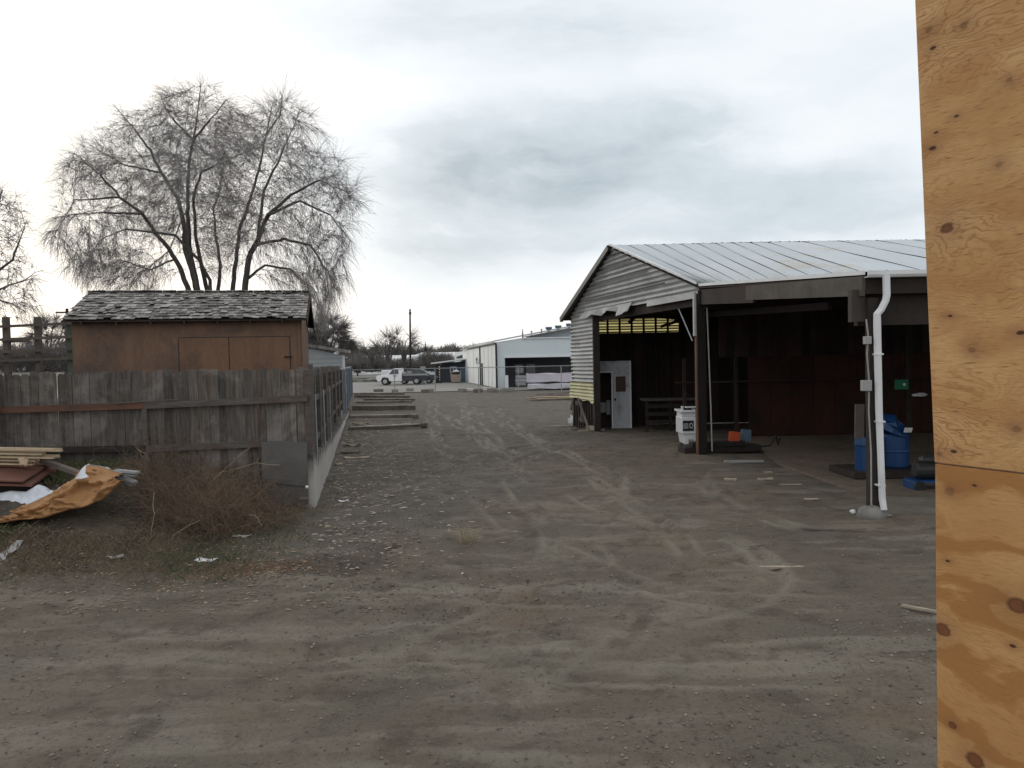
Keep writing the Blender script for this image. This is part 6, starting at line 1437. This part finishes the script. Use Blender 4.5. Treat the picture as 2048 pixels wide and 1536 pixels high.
for i, (a, c, lab) in enumerate((((232, 941), (276, 945), 'bleached board end lying right of the orange tarp'), ((245, 955), (270, 965), 'lower bleached board right of the orange tarp'))):
    b = MB(); b.beam(P(*a, 10.1), P(*c, 10.05), .10, .03); b.beam(P(a[0]+3, a[1]+5, 10.1), P(c[0]-4, c[1]+6, 10.05), .08, .02); tag(b.build('bleached_board', MT['greybox']), lab, 'board', 'bleached boards by the tarp')
# tarp: outline rows from the photograph's two edges, folded
def tarp_ridge(u):   # upper edge
    xs = [-60, 0, 60, 100, 150, 175, 205, 240]; ys_ = [1043, 1028, 1008, 988, 958, 930, 934, 947]
    x = -60+u*305; return x, float(np.interp(x, xs, ys_))
def tarp_low(u):
    xs = [-60, 0, 45, 90, 130, 170, 210, 245]; ys_ = [1062, 1046, 1040, 1036, 1022, 1014, 996, 962]
    x = -60+u*308; return x, float(np.interp(x, xs, ys_))
TP = thing('tarp', 'crumpled orange brown tarp with white lining heaped on the bank', 'tarp', tuple(P(110, 1040, 9.3)))
b = MB()
def tf(u, v):
    xa_, ya_ = tarp_ridge(u); xb_, yb_ = tarp_low(u); D = 9.75-.62*v+.25*u; x = xa_+(xb_-xa_)*v; y = ya_+(yb_-ya_)*v
    p = P(x, y, D); U_ = u*5+v*1.2; V_ = v*2.0-u*1.5; n1 = float(fbm(np.array([U_]), np.array([V_*1.3]), 3, 501)[0]); n2_ = float(fbm(np.array([U_*2.3+4]), np.array([V_*1.5]), 3, 502)[0]); f_ = .16*max(0, 1-abs(n1)*5)**1.2*.6+.10*max(0, 1-abs(n2_)*4.5)+.14*n1
    e_ = math.sin(math.pi*min(1, max(0, v)))**.5
    return p+Vector((0, -.16*math.sin(v*math.pi)*(1)-f_*e_*1.1, .35*f_*e_))
b.grid(110, 30, tf); b.build('orange_side', MT['tarp'], TP, smooth=True, solid=.006)
b = MB()
def tw(u, v):
    p0_ = tf(u, 0)+Vector((-.01, .006, .004)); xs = -60+u*305
    yt = float(np.interp(xs, [-60, 0, 20, 50, 75, 90, 112, 130, 150, 250], [990, 986, 982, 984, 969, 974, 990, 975, 957, 945])); D = 10.05+.25*u
    rx_ = tarp_ridge(u); top = P(xs, min(yt, rx_[1]+2), D)
    q = lerp(p0_, top, v); s_ = math.sin(math.pi*v)
    return q+Vector((0, .02, .035*math.sin(u*33+v*6)*s_+.02*math.sin(u*70-v*9)*s_-.03*s_))
b.grid(80, 14, tw); b.build('white_lining', MT['tarpwhite'], TP, smooth=True, solid=.004)
b = MB()
fold = [P(172, 930, 9.62), P(164, 937, 9.6), P(150, 958, 9.6), P(158, 959, 9.45), P(178, 954, 9.42), P(170, 946, 9.5)]
b.add(fold, [(0, 1, 5), (1, 2, 3, 5), (5, 3, 4)]); b.build('folded_lining', MT['tarpwhite'], TP, solid=.006)
# white sheet bottom left
b = MB(); WS = [P(-20, 1108, 8.6), P(10, 1098, 8.75), P(34, 1081, 8.9), P(48, 1080, 8.95), P(36, 1098, 8.7), P(12, 1112, 8.55), P(12, 1122, 8.45), P(-20, 1122, 8.4)]
b.add(WS, [(0, 1, 5), (1, 2, 4, 5), (2, 3, 4), (0, 5, 6, 7)]); tag(b.build('white_sheet', MT['greybox'], solid=.01), 'torn greyish white sheet lying at the far left of the bank', 'sheet')
# pipe
b = MB(); b.tube([P(538, 966, 11.2), P(614, 974, 11.3)], .012, 8); o = b.build('steel_pipe', MT['blacktrim']); tag(o, 'thin dark pipe with bright end lying before the grey plywood sheet', 'pipe'); c = MB(); c.tube([P(611, 973.6, 11.29), P(616, 974.2, 11.31)], .02, 8); c.build('bright_end', MT['paper'], o)
b = MB(); b.beam(P(598, 997, 11.6), P(616, 996, 11.7), .03, .04); tag(b.build('grey_offcut', MT['oldlumber']), 'grey offcut lying under the thin dark pipe', 'offcut')
# papers and scraps
SCR = [('paper_scrap', 'bright white folded paper scrap in the middle foreground left', 'scrap', 412, 1122, (.24, .13, .006), 'paper', -.3, .22), ('paper_scrap', 'white crumpled scrap under the front of the brush', 'scrap', 484, 1074, (.22, .10, .008), 'greybox', .2, .25),
       ('cardboard_scrap', 'curved pale bark piece leaning at the wall beyond the crumpled scraps', 'scrap', 703, 892, (.55, .12, .02), 'cream', -.3, .5), ('cardboard_scrap', 'flat pale cream board scrap beside the concrete wall', 'scrap', 714, 917, (.60, .22, .02), 'cream', .05, .15),
       ('cardboard_scrap', 'mossy splintered wood scrap between two pale scraps by the wall', 'scrap', 702, 906, (.50, .2, .03), 'oldlumber', .2, .3), ('branch_scrap', 'whitish crooked branch lying between the two nearest timbers', 'scrap', 722, 850, (.75, .14, .05), 'cream', -.5, .3),
       ('branch_scrap', 'whitish flat scrap right of the crooked branch', 'scrap', 743, 853, (.55, .12, .03), 'cream', .1, .3), ('branch_scrap', 'short pale stick resting on the nearest timber', 'scrap', 803, 851, (.7, .08, .05), 'cream', .6, .1),
       ('paper_scrap', 'small white scrap at the foot of the concrete wall', 'scrap', 687, 1003, (.16, .06, .006), 'paper', .3, .3), ('paper_scrap', 'pale scrap just left of the wall foot litter', 'scrap', 678, 930, (.16, .12, .03), 'cream', .3, .3),
       ('wood_scrap', 'yellowish wood chunk left of the other chunk before the open bay', 'scrap', 1461, 961, (.22, .10, .03), 'cream', -.5, .1), ('wood_scrap', 'slim yellowish wood chunk before the open bay', 'scrap', 1531, 960, (.28, .06, .03), 'cream', .05, .1),
       ('wood_scrap', 'pale chip just above the slim wood chunk', 'scrap', 1536, 946, (.14, .08, .02), 'cream', .1, .1), ('wood_scrap', 'thin yellow sliver right of the wood chunks', 'scrap', 1582, 970, (.36, .03, .015), 'cream', -.12, 0),
       ('wood_scrap', 'flat pale scrap on the disturbed dirt near the slab', 'scrap', 1622, 1000, (.2, .06, .02), 'cream', -.1, .1),
       ('lath', 'straight grey lath lying alone in the right foreground', 'lath', 1554, 1140, (.56, .045, .02), 'cream', -.06, 0), ('lath', 'grey stick lying against the plywood edge', 'lath', 1843, 1225, (.30, .028, .02), 'cream', -.7, 0),
       ('lath', 'long grey strip lying on the dirt near the slab edge', 'lath', 1668, 1062, (.75, .04, .015), 'oldlumber', -.1, 0), ('lath', 'thin grey stick lying left of the footing stone', 'lath', 1515, 1095, (.22, .015, .01), 'oldlumber', .5, 0),
       ('paper_scrap', 'grey scrap on the bank left of the dead leaves', 'scrap', 190, 1108, (.18, .08, .01), 'greybox', -.5, .3), ('paper_scrap', 'pale scrap right of the bank below the weeds', 'scrap', 230, 1116, (.17, .09, .01), 'greybox', .4, .3), ('paper_scrap', 'pale scrap between the brush and the pale stick', 'scrap', 424, 1031, (.16, .07, .01), 'greybox', .4, .3),
       ('wood_scrap', 'upright little wood block standing in the middle of the yard', 'scrap', 789, 1096, (.05, .06, .07), 'oldlumber', .3, .0), ('paper_scrap', 'round white scrap lying right of the nearest timber', 'scrap', 853, 866, (.14, .14, .02), 'cream', 0, .3)]
for i, (nm, lab, cat, px, py, sz, mt, rz, cu) in enumerate(SCR): scrap(nm, lab, cat, px, py, sz, mt, rz, curl=cu, seed=i, lift=.018 if cat == 'lath' else 0)
# dry grass tuft in the yard
b = MB(); g = onG(935, 1085); rs = random.Random(3)
for i in range(60):
    a = g+Vector((rs.uniform(-.10, .10), rs.uniform(-.08, .08), -.01)); d = Vector((rs.uniform(-.6, .7), rs.uniform(-.4, .4), 1)).normalized(); L = rs.uniform(.12, .36)
    m_1 = a+d*L*.6; m_2 = m_1+(d+Vector((rs.uniform(-.6, .6), 0, -.9))).normalized()*L*.5; b.tube([a, m_1, m_2], [.003, .0024, .0012], 3, tone=rs.random())
tag(b.build('dry_tuft', MT['straw']), 'tuft of dry straw standing alone in the middle of the yard', 'grass tuft')
